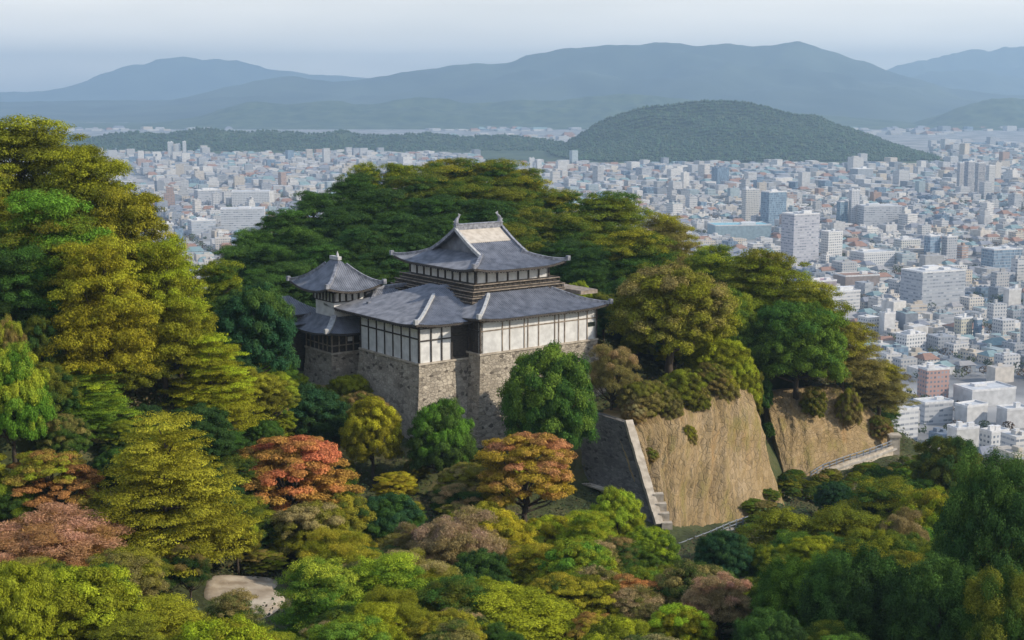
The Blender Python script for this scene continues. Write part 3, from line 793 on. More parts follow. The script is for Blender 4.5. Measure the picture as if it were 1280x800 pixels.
m.box(q[0] - .9, q[0] + .9, q[1] - .9, q[1] + .9, q[2] - 4, q[2] + 0.4); m.box(q[0] - 1.1, q[0] + 1.1, q[1] - 1.1, q[1] + 1.1, q[2] + 0.4, q[2] + 0.8)
tag(m.build('stone_pillar', M['coping']), 'squat stone pillar ending the cream wall at the bank tip', 'pillar')

# ------------------------------------------------------------------ castle
def prof(d, D, rise, conc=0.35):
    k = d / D
    return rise * (k * (1 - conc) + conc * k * k)


class Roof:
    """tiled hip roof over a rectangle: columns of round tiles, lifted corners, sagging slope"""
    def __init__(s, u0, u1, v0, v1, z0, dmax, rise, lift=0.7, conc=0.35, gable=None):
        s.r = (u0, u1, v0, v1); s.z0 = z0; s.dm = dmax; s.rise = rise; s.lift = lift; s.conc = conc; s.g = gable

    def z(s, a, d, L):
        e = min(a, L - a)
        q = max(0.0, 1 - e / 6.0)
        k = max(0.0, 1 - d / 5.0)
        return s.z0 + prof(d, s.dm, s.rise, s.conc) + s.lift * q ** 2.2 * k

    def pt(s, side, a, d):
        u0, u1, v0, v1 = s.r
        if side == 0: L = u1 - u0; x, y = u0 + a, v0 + d
        elif side == 1: L = v1 - v0; x, y = u1 - d, v0 + a
        elif side == 2: L = u1 - u0; x, y = u1 - a, v1 - d
        else: L = v1 - v0; x, y = u0 + d, v1 - a
        return (x, y, s.z(a, d, L))

    def len(s, side): return (s.r[1] - s.r[0]) if side in (0, 2) else (s.r[3] - s.r[2])

    def lim(s, side, a):
        L = s.len(side); e = min(a, L - a)
        if s.g:                       # hip and gable: the long slopes run on to the ridge
            if side in (0, 2): return s.dm if e >= s.g - 0.6 else min(e, s.g)
            return min(e, s.g)
        return min(e, s.dm)

    def slope(s, side, mat, parent, pitch=0.19, name='roof', dcap=None):
        m = MB(); L = s.len(side); rows = 12
        if s.g and side in (0, 2):
            g_ = s.g - 0.6
            spans = [(0, g_, lambda a: a), (g_, L - g_, lambda a: s.dm), (L - g_, L, lambda a: L - a)]
        else:
            spans = [(0, L, lambda a: s.lim(side, a))]
        for a0, a1, lim in spans:
            n = max(2, int((a1 - a0) / pitch)); n += n % 2
            P = [[None] * (n + 1) for _ in range(rows + 1)]
            for i in range(n + 1):
                a = a0 + (a1 - a0) * i / n; D = max(lim(a), 0.02)
                if dcap: D = min(D, dcap)
                for j in range(rows + 1):
                    x, y, z = s.pt(side, a, D * j / rows)
                    P[j][i] = (x, y, z + (0.12 if i % 2 else 0.0))
            m.grid(P)
        return m.build(name, mat, parent)

    def eave(s, parent, over=1.3, th=0.3, sides=(0, 1, 2, 3)):
        """soffit boards, fascia and rafters of every side in one timber eave"""
        m = MB()
        for side in sides:
            L = s.len(side); n = max(8, int(L / 0.9))
            A = [s.pt(side, L * i / n, 0) for i in range(n + 1)]
            B = [s.pt(side, L * i / n, min(over, s.lim(side, L * i / n))) for i in range(n + 1)]
            m.grid([[(x, y, z + 0.02) for x, y, z in A], [(x, y, z - th) for x, y, z in A]])
            m.grid([[(x, y, z - th) for x, y, z in A], [(x, y, z - th - 0.12) for x, y, z in B]])
            nr = int(L / 0.55)
            for i in range(nr):
                a = L * (i + .5) / nr
                p = s.pt(side, a, 0.08); q = s.pt(side, a, min(over, max(0.1, s.lim(side, a))))
                m.bar((p[0], p[1], p[2] - th - 0.08), (q[0], q[1], q[2] - th - 0.18), 0.14, 0.16)
        return m.build('eave', M['timber'], parent)

    def hip(s, corner, parent, d1, mat, w=0.42, h=0.5, d0=0.0):
        """ridge tiles up one hip; corner k joins side k (start) and side k-1"""
        pts = []
        for i in range(15):
            d = d0 + (d1 - d0) * i / 14
            x, y, z = s.pt(corner, d, d); pts.append((x, y, z + 0.16))
        m = MB(); m.sweep(pts, w, h)
        a, b = Vector(pts[0]), Vector(pts[1]); o = a - (b - a).normalized() * 0.25
        m.box(o.x - .28, o.x + .28, o.y - .28, o.y + .28, o.z - .2, o.z + .55)
        return m.build('hip_ridge', mat, parent)


def framed_wall(root, u0, u1, v, z0, z1, axis, bays, trans=None, depth=0.16, wall_name='wall', mat=None, open_bays=(), post_w=0.2, outward=-1, frame='timber'):
    """white plaster wall with dark posts and rails standing proud; axis 'u' runs along u at v, axis 'v' along v at u=v"""
    th = 0.5
    mw = MB(); mf = MB()
    ev = np.linspace(u0, u1, bays + 1) if isinstance(bays, int) else np.array(bays)

    def put(m, a0, a1, p0, p1, za, zb):
        if axis == 'u': m.box(a0, a1, min(p0, p1), max(p0, p1), za, zb)
        else: m.box(min(p0, p1), max(p0, p1), a0, a1, za, zb)
    for i in range(len(ev) - 1):
        if i in open_bays: continue
        put(mw, ev[i], ev[i + 1], v, v - outward * th, z0, z1)
    for e in ev:
        put(mf, e - post_w / 2, e + post_w / 2, v + outward * depth, v - outward * 0.1, z0 + 0.02, z1 - 0.02)
    zs = [z1 - 0.15] + ([trans] if trans else [])
    for z in zs:
        put(mf, u0, u1, v + outward * (depth - 0.03), v - outward * 0.08, z - 0.1, z + 0.1)
    mw.build(wall_name, mat or M['plaster'], root)
    mf.build('timber_frame', M[frame], root)


keep = empty('castle_keep', tuple(CO), TH)
tag(keep, 'white walled castle keep with grey tiled roofs on a stone base', 'castle')


def stone_block(root, u0, u1, v0, v1, ztop, h, batter=2.4, mat='stone', name='stone_base'):
    m = MB(); n = 10
    cs = []
    for i in range(n + 1):
        k = i / n; b = batter * k ** 1.6
        cs.append([(u0 - b, v0 - b), (u1 + b, v0 - b), (u1 + b, v1 + b), (u0 - b, v1 + b)])
    for s in range(4):
        rows = []
        for i in range(n + 1):
            z = ztop - h * i / n; a = cs[i][s]; b2 = cs[i][(s + 1) % 4]
            rows.append([(a[0] * (1 - q / 8) + b2[0] * q / 8, a[1] * (1 - q / 8) + b2[1] * q / 8, z) for q in range(9)])
        L = math.dist(cs[0][s], cs[0][(s + 1) % 4])
        m.grid(rows[::-1], lambda i, j, L=L, s=s: (s * 13.1 + j / 8 * L, i / n * h))
    c0 = cs[0]
    m.poly([(c0[k][0], c0[k][1], ztop) for k in range(4)], [(p[0], p[1]) for p in c0])
    o = m.build(name, M[mat], root)
    rq_ = random.Random(3)
    for (sx, sy, ax, ay) in ((u0, v0, 1, 1), (u1, v0, -1, 1), (u0, v1, 1, -1)):     # long and short cornerstones, laid alternately
        mq = MB(); z = 0.0; alt = False
        while z < h - .6:
            hh = rq_.uniform(.55, .8); b = batter * ((z + hh * .5) / h) ** 1.6; alt = not alt
            l1, l2 = (rq_.uniform(1.3, 1.8), .75) if alt else (.75, rq_.uniform(1.3, 1.8))
            x0 = sx - ax * (b + .07); y0 = sy - ay * (b + .07)
            mq.box(min(x0, x0 + ax * l1), max(x0, x0 + ax * l1), min(y0, y0 + ay * l2), max(y0, y0 + ay * l2), ztop - z - hh + .03, ztop - z)
            z += hh
        mq.build('cornerstone', M[mat], o)
    mc = MB()
    mc.box(u0 - .18, u1 + .18, v0 - .18, v1 + .18, ztop + 0.004, ztop + .28)
    mc.build('coping', M['coping'], o)
    return o


stone_block(keep, 0, 14, 0, 17, 0, 13)
stone_block(keep, 9.0, 32, -3, 12, 0.9, 14)
# left block walls
framed_wall(keep, 0.2, 16.8, 0.12, 0.28, 5.6, 'v', 7, trans=3.9, post_w=.18)
lb = [0.12, 2.2, 4.1, 5.9, 9.0]
framed_wall(keep, 0.12, 9.0, 0.12, 0.28, 5.6, 'u', lb, trans=3.6, open_bays=(3,))
m = MB(); m.box(5.9, 9.4, 1.3, 1.5, 0.28, 5.6); m.build('window', M['void'], keep)
m = MB(); m.box(5.9, 9.0, 0.05, 0.5, 3.9, 4.15); m.build('window_lintel', M['timber'], keep)
m = MB(); m.box(5.9, 9.0, 0.05, 0.5, 0.28, 0.6); m.build('window_sill', M['timber'], keep)
# right wing walls
wb = [9.12, 13.2, 14.6, 17.4, 18.1, 20.2, 23.4, 24.2, 25.4, 28.2, 30.0, 31.9]
framed_wall(keep, 9.12, 31.9, -2.9, 1.18, 6.1, 'u', wb, trans=4.55, post_w=.17, depth=.1, frame='timber_pale')
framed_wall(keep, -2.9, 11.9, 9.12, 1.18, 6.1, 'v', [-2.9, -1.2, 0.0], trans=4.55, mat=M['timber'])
framed_wall(keep, -2.9, 11.9, 31.9, 1.18, 6.1, 'v', 5, trans=4.55, outward=1)
m = MB(); m.box(30.2, 31.6, -2.99, -2.85, 3.2, 3.9); m.build('window', M['void'], keep)
m = MB(); m.box(0.5, 13.5, 0.5, 16.5, 0.3, 5.75); m.box(9.5, 31.5, -2.5, 11.5, 1.2, 6.2); m.build('core', M['timber'], keep)
# lower roofs
r1 = Roof(-1.3, 26, -1.3, 26, 5.95, 12.5, 4.0, lift=0.55, conc=0.25)
rt = r1.slope(0, M['tile'], keep, dcap=12.4)
r1.slope(3, M['tile'], keep, dcap=12.4)
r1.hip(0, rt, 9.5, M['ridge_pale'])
r1.eave(keep, sides=(0, 3))
r2 = Roof(7.9, 33.4, -4.3, 13.2, 6.35, 7.0, 2.9, lift=0.5, conc=0.3)
rt2 = r2.slope(0, M['tile'], keep)
r2.slope(3, M['tile'], keep); r2.slope(1, M['tile'], keep)
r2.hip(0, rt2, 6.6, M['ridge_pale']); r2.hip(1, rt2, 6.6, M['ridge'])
r2.eave(keep, sides=(0, 1, 3))
# upper storey: gallery and walls
A0, A1, B0, B1 = 13.9, 28.4, 5.0, 23.6
m = MB(); m.box(A0 + .55, A1 - .55, B0 + .55, B1 - .55, 7.2, 12.6); m.box(A0 + .02, A1 - .02, B0 + .02, B1 - .02, 9.0, 10.6); m.build('core', M['timber'], keep)
for k, (o_, z) in enumerate(((2.4, 7.95), (1.9, 8.85), (1.3, 9.8))):
    gm = MB()
    gm.box(A0 - o_, A1 + o_, B0 - o_, B1 + o_, z - 0.25, z)          # floor
    gm.box(A0 - o_ + .25, A1 + o_ - .25, B0 - o_ + .25, B1 + o_ - .25, z, z + 0.66)   # boarded face behind the rail
    for q in np.arange(A0 - o_, A1 + o_, 1.0): gm.box(q - .05, q + .05, B0 - o_ - .05, B0 - o_ + .05, z, z + 0.7)
    for q in np.arange(B0 - o_, B1 + o_, 1.0): gm.box(A0 - o_ - .05, A0 - o_ + .05, q - .05, q + .05, z, z + 0.7)
    gal = gm.build('gallery', M['timber'], keep)
    rm = MB()
    for zz in (0.1, 0.72):
        h = 0.13 if zz > .5 else 0.09
        for a, b in (((A0 - o_, B0 - o_), (A1 + o_, B0 - o_)), ((A0 - o_, B1 + o_), (A0 - o_, B0 - o_)), ((A1 + o_, B0 - o_), (A1 + o_, B1 + o_))):
            rm.bar((a[0], a[1], z + zz), (b[0], b[1], z + zz), 0.16, h)
    rm.build('rail', M['timber_pale'], gal)
framed_wall(keep, A0, A1, B0, 10.6, 12.65, 'u', 7, depth=0.18, post_w=0.26)
framed_wall(keep, B0, B1, A0, 10.6, 12.65, 'v', 9, depth=0.18, post_w=0.3)
framed_wall(keep, B0, B1, A1, 10.6, 12.65, 'v', 9, depth=0.18, post_w=0.3, outward=1)
# terrace roof strip on the right end of the gallery
m = MB(); m.box(A1 + 1.7, A1 + 5.2, -1.2, 9.5, 8.15, 8.75); m.build('terrace', M['timber_pale'], keep)
# upper hip and gable roof
ru = Roof(A0 - 1.9, A1 + 1.9, B0 - 2.3, B1 + 2.3, 12.65, 0.5 * (B1 - B0) + 2.3, 5.5, lift=0.7, conc=0.42, gable=5.2)
Lu = ru.len(0); dmx = ru.dm; G = ru.g
rf = ru.slope(0, M['tile'], keep); ru.slope(2, M['tile'], keep)
ru.slope(1, M['tile'], keep); ru.slope(3, M['tile'], keep)
for k in range(4): ru.hip(k, rf, G, M['ridge'], w=0.5, h=0.55)
ru.eave(keep, over=1.9)
# gable walls, barge boards, ridge, cream patch painting sun gleam on the upper slope
for side, a, sg in ((0, G, 1), (0, Lu - G, -1)):
    m = MB(); n = 16; F0 = []; F1 = []
    vA, vB = ru.r[2], ru.r[3]
    ux = ru.r[0] + (a if sg > 0 else a) + sg * 0.35
    for i in range(n + 1):
        d = G - 0.6 + (dmx - G + 0.6) * i / n
        z = ru.z0 + prof(d, dmx, ru.rise, ru.conc) - 0.05
        F0.append((ux, vA + d, z)); F1.append((ux, vB - d, z))
    m.grid([F0, F1]); m.build('gable', M['tile'], keep)
    for F in (F0, F1):
        m = MB(); m.sweep([(ux - sg * 1.0, p[1], p[2] + 0.22) for p in F], 0.45, 0.5)
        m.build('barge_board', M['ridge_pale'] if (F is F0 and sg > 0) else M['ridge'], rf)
zr = ru.z0 + ru.rise
m = MB(); vm = (ru.r[2] + ru.r[3]) / 2; ua, ub = ru.r[0] + G - 0.7, ru.r[0] + Lu - G + 0.7
m.box(ua, ub, vm - .35, vm + .35, zr - .1, zr + .75); m.box(ua - .1, ub + .1, vm - .45, vm + .45, zr + .75, zr + .9)
rc = m.build('ridge_cap', M['ridge'], rf)
for a, sg in ((ua + .3, 1), (ub - .3, -1)):          # fish shaped ridge finials with raised tails
    m = MB()
    m.tube([(a, vm, zr + .8), (a - sg * .05, vm, zr + 1.25), (a + sg * .12, vm, zr + 1.7), (a + sg * .5, vm, zr + 2.1), (a + sg * .45, vm, zr + 2.45)], [.42, .38, .27, .17, .05], 8)
    m.poly([(a + sg * .4, vm - .05, zr + 1.95), (a + sg * .95, vm, zr + 2.35), (a + sg * .35, vm + .05, zr + 2.65)])
    m.poly([(a - sg * .25, vm - .05, zr + 1.1), (a - sg * .7, vm, zr + 1.35), (a - sg * .15, vm + .05, zr + 1.5)])
    m.build('ridge_ornament', M['ridge'], rc)
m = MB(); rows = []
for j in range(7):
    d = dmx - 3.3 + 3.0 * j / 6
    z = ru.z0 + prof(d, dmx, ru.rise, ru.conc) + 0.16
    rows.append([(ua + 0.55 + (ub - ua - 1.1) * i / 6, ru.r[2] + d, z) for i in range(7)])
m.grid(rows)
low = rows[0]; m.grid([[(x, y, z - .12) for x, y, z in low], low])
m.build('painted_sun_patch', M['cream'], rf)
# corner buttress ridge where the front hip starts
p = ru.pt(0, 0.0, 0.0)

# ------------------------------------------------------------------ corner tower
TW = cw(-2.6, 21.4, -1.3)
tower = empty('corner_tower', tuple(TW), TH)
tag(tower, 'small white corner tower with pyramid tiled roof left of the keep', 'tower')
stone_block(tower, 0, 8, 0, 8.5, 0, 12, batter=1.6)
m = MB(); m.box(0.1, 7.9, 0.1, 8.4, 0.28, 3.6); m.build('wall', M['timber'], tower)
m = MB()
for q in np.linspace(0.1, 7.9, 7): m.box(q - .1, q + .1, -.02, .12, .3, 3.4)
for q in np.linspace(0.1, 8.4, 7): m.box(-.02, .12, q - .1, q + .1, .3, 3.4)
m.bar((0, -.05, 1.4), (8, -.05, 1.4), .15, .18); m.bar((-.05, 8.4, 1.4), (-.05, 0, 1.4), .15, .18)
m.build('timber_frame', M['timber_pale'], tower)
for a in (3.0, 5.2):
    m = MB(); m.box(a, a + .8, -.04, .12, 1.9, 2.6); m.build('window', M['plaster'], tower)
tr = Roof(-2.0, 9.4, -2.0, 11.2, 3.4, 4.9, 4.1, lift=0.6, conc=0.5)
t0 = tr.slope(0, M['tile'], tower); tr.slope(3, M['tile'], tower); tr.slope(1, M['tile'], tower); tr.slope(2, M['tile'], tower)
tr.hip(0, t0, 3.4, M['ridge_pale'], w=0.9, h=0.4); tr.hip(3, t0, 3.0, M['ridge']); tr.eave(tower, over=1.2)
m = MB(); m.box(1.3, 6.7, 1.3, 7.2, 4.4, 8.1); m.build('wall', M['plaster'], tower)
m = MB(); m.box(1.15, 6.85, 1.15, 7.35, 8.1, 8.32); m.build('wall_plate', M['timber'], tower)
framed_wall(tower, 1.1, 6.9, 1.1, 8.3, 9.9, 'u', 5, post_w=.3)
framed_wall(tower, 1.1, 7.4, 1.1, 8.3, 9.9, 'v', 6, post_w=.3)
m = MB(); m.box(1.4, 6.6, 1.4, 7.0, 8.3, 10.4); m.build('core', M['timber'], tower)
tu = Roof(-1.3, 8.9, -1.3, 11.0, 10.0, 5.1, 4.7, lift=0.95, conc=0.3)
tt_ = tu.slope(0, M['tile'], tower)
for k in (1, 2, 3): tu.slope(k, M['tile'], tower)
for k in range(4): tu.hip(k, tt_, 4.3, M['ridge'])
tu.eave(tower, over=1.6)
m = MB(); m.box(3.45, 4.15, 3.5, 6.2, 14.6, 15.15); m.tube([(3.8, 4.2, 15.1), (3.8, 4.2, 15.5), (3.8, 4.2, 16.0)], [.3, .2, .04], 8)
m.build('roof_finial', M['ridge_pale'], tt_)
# small front gable on the tower roof eave
# ------------------------------------------------------------------ annex and corridor
an = empty('annex', tuple(cw(-7.0, 31.5, 0.5)), TH)
tag(an, 'low grey roofed annex just left of the corner tower', 'building')
m = MB(); m.box(0, 7, 0, 7, -6, 3.6); m.build('wall', M['timber'], an)
ar = Roof(-1.2, 8.2, -1.2, 8.2, 3.6, 4.2, 2.6, lift=.35, conc=.4)
a0 = ar.slope(0, M['tile'], an); ar.slope(3, M['tile'], an); ar.slope(1, M['tile'], an)
ar.hip(0, a0, 3.8, M['ridge']); ar.hip(3, a0, 3.8, M['ridge']); ar.eave(an)
m = MB(); m.box(-1.6, 6.5, -3.2, -.8, 2.3, 2.5); m.build('lean_to_roof', M['tile'], an)
co = empty('corridor', tuple(cw(3.6, 19.6, 0.0)), TH)
tag(co, 'roofed corridor linking the corner tower and the keep', 'building')
m = MB(); m.box(0, 8, 0, 5.0, -4, 6.2); m.build('wall', M['plaster'], co)
m = MB()
for q in np.linspace(0, 8, 6): m.box(q - .12, q + .12, -.12, .1, 0, 6.1)
m.bar((0, -.1, 4.4), (8, -.1, 4.4), .15, .2); m.build('timber_frame', M['timber'], co)
cr = Roof(-1.0, 9.5, -1.3, 6.3, 6.3, 3.7, 2.2, lift=.3, conc=.35)
c0 = cr.slope(0, M['tile'], co); cr.slope(2, M['tile'], co); cr.slope(3, M['tile'], co)
cr.hip(0, c0, 3.4, M['ridge']); cr.hip(3, c0, 3.4, M['ridge']); cr.eave(co, sides=(0, 2, 3))
m = MB(); m.bar((2.6, 2.5, 8.75), (9.2, 2.5, 8.75), .5, .5); m.build('ridge_cap', M['ridge'], c0)

# ------------------------------------------------------------------ tree prototypes (height 1, crown width 1)
def leaves(rng, clumps, n, size, up=0.5, asp=1.0, out=0.5, sub=10, subr=0.42, jitter=0.55, shell=0.75):
    """small leaf sprays spread through the crown's clumps. clumps: centre, radii, tone"""
    C = np.array([c for c, r, t_ in clumps]); Rr = np.array([r for c, r, t_ in clumps]); tn = np.array([t_ for c, r, t_ in clumps])
    wgt = (Rr[:, 0] * Rr[:, 1] + Rr[:, 0] * Rr[:, 2]) ; wgt = wgt / wgt.sum()
    nc = len(C)
    S = rng.randn(nc, sub, 3); S /= np.linalg.norm(S, axis=2, keepdims=True)
    S[..., 2] = np.abs(S[..., 2]) * 0.9 - 0.22
    k = rng.choice(nc, n, p=wgt); j = rng.randint(0, sub, n)
    sc = S[k, j] * shell
    q = rng.randn(n, 3); q /= np.linalg.norm(q, axis=1)[:, None]; q *= (rng.rand(n) ** 0.45)[:, None] * subr
    loc = sc + q
    P = C[k] + loc * Rr[k]
    nd = q / np.linalg.norm(q, axis=1)[:, None] * 0.6 + loc * out
    nd[:, 2] += up
    nd += rng.randn(n, 3) * jitter
    nd /= np.linalg.norm(nd, axis=1)[:, None]
    a = np.cross(nd, rng.randn(n, 3)); a /= np.linalg.norm(a, axis=1)[:, None]
    b = np.cross(nd, a)
    s = size * (0.6 + 0.8 * rng.rand(n))[:, None]
    V = np.stack([P - a * s, P - b * s * asp * .6, P + a * s, P + b * s * asp * .6], 1).reshape(-1, 3)
    subtone = rng.rand(nc, sub)
    tone = np.clip(tn[k] * 0.7 + subtone[k, j] * 0.3, 0, 1)
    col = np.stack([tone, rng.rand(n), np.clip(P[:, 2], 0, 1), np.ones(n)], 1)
    return V, np.arange(n * 4).reshape(n, 4), col


def trunk_mesh(rng, base_r, clumps, cb, nb, lean=0.0, fork=0.4):
    m = MB()
    top = max(c[2] for c, r, t_ in clumps) * 0.88
    pts = [(0, 0, -0.12)]
    for i in range(1, 7):
        k = i / 6
        pts.append((lean * k + rng.uniform(-.02, .02), rng.uniform(-.02, .02), top * k))
    m.tube(pts, [base_r * (1.25 - 1.05 * i / 6) for i in range(7)], 6)
    idx = rng.choice(len(clumps), min(nb, len(clumps)), replace=False)
    for i in idx:
        c = Vector(clumps[i][0]); z = max(0.12, min(top * .9, c.z * fork + cb * 0.35 * rng.uniform(.5, 1.1)))
        k = z / top; s = Vector((lean * k, 0, z)); mid = s.lerp(c, .55) + Vector((rng.uniform(-.03, .03), rng.uniform(-.03, .03), -.03))
        m.tube([s, mid, c], [base_r * .42, base_r * .27, base_r * .1], 4)
    return m


def proto(kind, seed):
    rng = np.random.RandomState(seed); cl = []
    if kind == 'pine':
        tiers = 7
        for k in range(tiers):
            z = 0.30 + 0.62 * k / (tiers - 1)
            Rz = 0.40 * math.sqrt(max(0.02, 1 - ((z - 0.30) / 0.70) ** 2))
            n = max(2, int(2 * math.pi * Rz / 0.19))
            for i in range(n):
                a = 2 * math.pi * (i + rng.rand() * .7) / n + k
                rr = Rz * rng.uniform(.72, 1.05)
                r = rng.uniform(.11, .17)
                cl.append(((rr * math.cos(a), rr * math.sin(a), z + rng.uniform(-.045, .045)), (r, r, r * rng.uniform(.36, .52)), rng.rand()))
                if rr > .18: cl.append(((rr * .5 * math.cos(a + .4), rr * .5 * math.sin(a + .4), z + rng.uniform(-.03, .06)), (.15, .15, .07), rng.rand()))
        for i in range(7):
            a = rng.rand() * 6.28; rr = rng.rand() * .24; cl.append(((rr * math.cos(a), rr * math.sin(a), .90 + rng.uniform(-.06, .03)), (.15, .15, .05), rng.rand()))
        L = leaves(rng, cl, 130000, 0.0079, up=.8, asp=.75, out=.45, jitter=.34); tr_ = trunk_mesh(rng, .026, cl, .35, 16, rng.uniform(-.08, .08), .62)
    elif kind == 'tiered':
        tiers = 9
        for k in range(tiers):
            z = 0.22 + 0.74 * k / (tiers - 1); Rz = 0.42 * (1 - ((z - .12) / .9) ** 1.9) + .05
            n = max(3, int(2 * math.pi * Rz / 0.2))
            for i in range(n):
                a = 2 * math.pi * (i + rng.rand() * .6) / n + k * 1.3; rr = Rz * rng.uniform(.7, 1.03); r = rng.uniform(.13, .19)
                cl.append(((rr * math.cos(a), rr * math.sin(a), z + rng.uniform(-.018, .018) - rr * .06), (r, r, .030), rng.rand()))
                if rr > .2: cl.append(((rr * .5 * math.cos(a), rr * .5 * math.sin(a), z + .01), (r * .9, r * .9, .03), rng.rand()))
        L = leaves(rng, cl, 130000, 0.0077, up=.85, asp=.75, out=.35, jitter=.32); tr_ = trunk_mesh(rng, .024, cl, .2, 22, rng.uniform(-.03, .03), .8)
    elif kind == 'broad':
        for i in range(64):
            a = i * 2.39996; zz = 1 - (i + .5) / 64 * 1.5; rr = math.sqrt(max(0, 1 - zz * zz)) if zz > 0 else math.sqrt(max(0, 1 - zz * zz * .8))
            q = rng.uniform(.84, 1.06); r = rng.uniform(.085, .14)
            cl.append(((.40 * rr * q * math.cos(a), .40 * rr * q * math.sin(a), .52 + .38 * zz * q), (r, r, r * .8), rng.rand()))
        for i in range(12): cl.append(((rng.uniform(-.2, .2), rng.uniform(-.2, .2), rng.uniform(.35, .75)), (.16, .16, .13), rng.rand()))
        L = leaves(rng, cl, 130000, 0.0078, up=.45, out=1.0, sub=14, jitter=.34); tr_ = trunk_mesh(rng, .03, cl, .2, 12, 0, .5)
    elif kind == 'maple':
        for i in range(46):
            a = i * 2.39996; zz = 1 - (i + .5) / 46 * 1.06; rr = math.sqrt(max(0, 1 - zz * zz)); q = rng.uniform(.75, 1.06); r = rng.uniform(.11, .16)
            cl.append(((.40 * rr * q * math.cos(a), .40 * rr * q * math.sin(a), .44 + .48 * zz * q), (r, r, r * .42), rng.rand()))
        L = leaves(rng, cl, 100000, 0.0079, up=.65, out=.6, jitter=.36); tr_ = trunk_mesh(rng, .028, cl, .3, 26, rng.uniform(-.04, .04), .45)
    elif kind == 'twig':
        for i in range(40):
            a = i * 2.39996; zz = 1 - (i + .5) / 40 * 1.0; rr = math.sqrt(max(0, 1 - zz * zz)); q = rng.uniform(.6, 1.02); r = rng.uniform(.12, .17)
            cl.append(((.40 * rr * q * math.cos(a), .40 * rr * q * math.sin(a), .40 + .50 * zz * q), (r, r, r * .6), rng.rand()))
        L = leaves(rng, cl, 84000, 0.0125, up=.25, asp=.26, out=.3, jitter=1.0); tr_ = trunk_mesh(rng, .024, cl, .3, 40, rng.uniform(-.04, .04), .4)
    elif kind == 'fluffy':
        for i in range(60):
            a = i * 2.39996; zz = 1 - (i + .5) / 60 * 1.55; rr = math.sqrt(max(0, 1 - zz * zz * .85)); q = rng.uniform(.82, 1.05); r = rng.uniform(.08, .13)
            cl.append(((.40 * rr * q * math.cos(a), .40 * rr * q * math.sin(a), .52 + .38 * zz * q), (r, r, r * 1.25), rng.rand()))
        for i in range(14): cl.append(((rng.uniform(-.2, .2), rng.uniform(-.2, .2), rng.uniform(.3, .75)), (.16, .16, .16), rng.rand()))
        L = leaves(rng, cl, 130000, 0.0080, up=.5, asp=.7, out=1.0, sub=14, jitter=.34); tr_ = trunk_mesh(rng, .03, cl, .2, 10, 0, .5)
    V, F, colr = L
    # normalise the crown: width 1, top 1
    ext = np.percentile(np.hypot(V[:, 0], V[:, 1]), 99); V = V * np.array([.5 / ext, .5 / ext, 1 / np.percentile(V[:, 2], 99.7)])
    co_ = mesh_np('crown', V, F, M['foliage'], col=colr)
    to_ = tr_.build('trunk', M['bark'], smooth=True)
    return co_.data, to_.data, co_, to_


PROTO = {}
NVAR = dict(pine=4, tiered=2, broad=4, maple=2, twig=2, fluffy=2)
for kd, nv_ in NVAR.items():
    PROTO[kd] = [proto(kd, 100 + 17 * i + len(kd)) for i in range(nv_)]
for lst in PROTO.values():
    for cm, tm, co_, to_ in lst:
        bpy.data.objects.remove(co_); bpy.data.objects.remove(to_)

TREE_NAME = dict(pine='pine_tree', tiered='pine_tree', broad='round_tree', maple='maple_tree', twig='bare_tree', fluffy='evergreen_tree')
rnd = random.Random(5)


def plant(kind, x, y, zg, w, h, a, b, label, cat='tree', name=None, group=None, tone=1.13):
    e = empty(name or TREE_NAME[kind], (x, y, zg), rnd.uniform(0, 6.28))
    tag(e, label, cat, group)
    cm, tm, _, _ = rnd.choice(PROTO[kind])
    e.scale = (w, w, h)
    c1 = bpy.data.objects.new('crown', cm); c1.parent = e; COL.objects.link(c1)
    j = [tone * rnd.uniform(.9, 1.1) for _ in range(3)]
    A = PAL[a]; B = PAL[b]
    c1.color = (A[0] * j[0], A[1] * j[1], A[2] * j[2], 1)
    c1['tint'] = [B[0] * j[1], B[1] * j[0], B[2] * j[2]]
    c2 = bpy.data.objects.new('trunk', tm); c2.parent = e; COL.objects.link(c2)
    return e


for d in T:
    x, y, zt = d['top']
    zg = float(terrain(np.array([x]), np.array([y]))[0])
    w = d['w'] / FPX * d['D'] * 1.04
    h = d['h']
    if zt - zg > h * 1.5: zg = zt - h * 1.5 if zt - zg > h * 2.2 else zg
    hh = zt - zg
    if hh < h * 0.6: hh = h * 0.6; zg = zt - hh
    plant(d['kind'], x, y, zg, w, hh, d['a'], d['b'], d['label'], d['cat'], d['name'], d['group'])

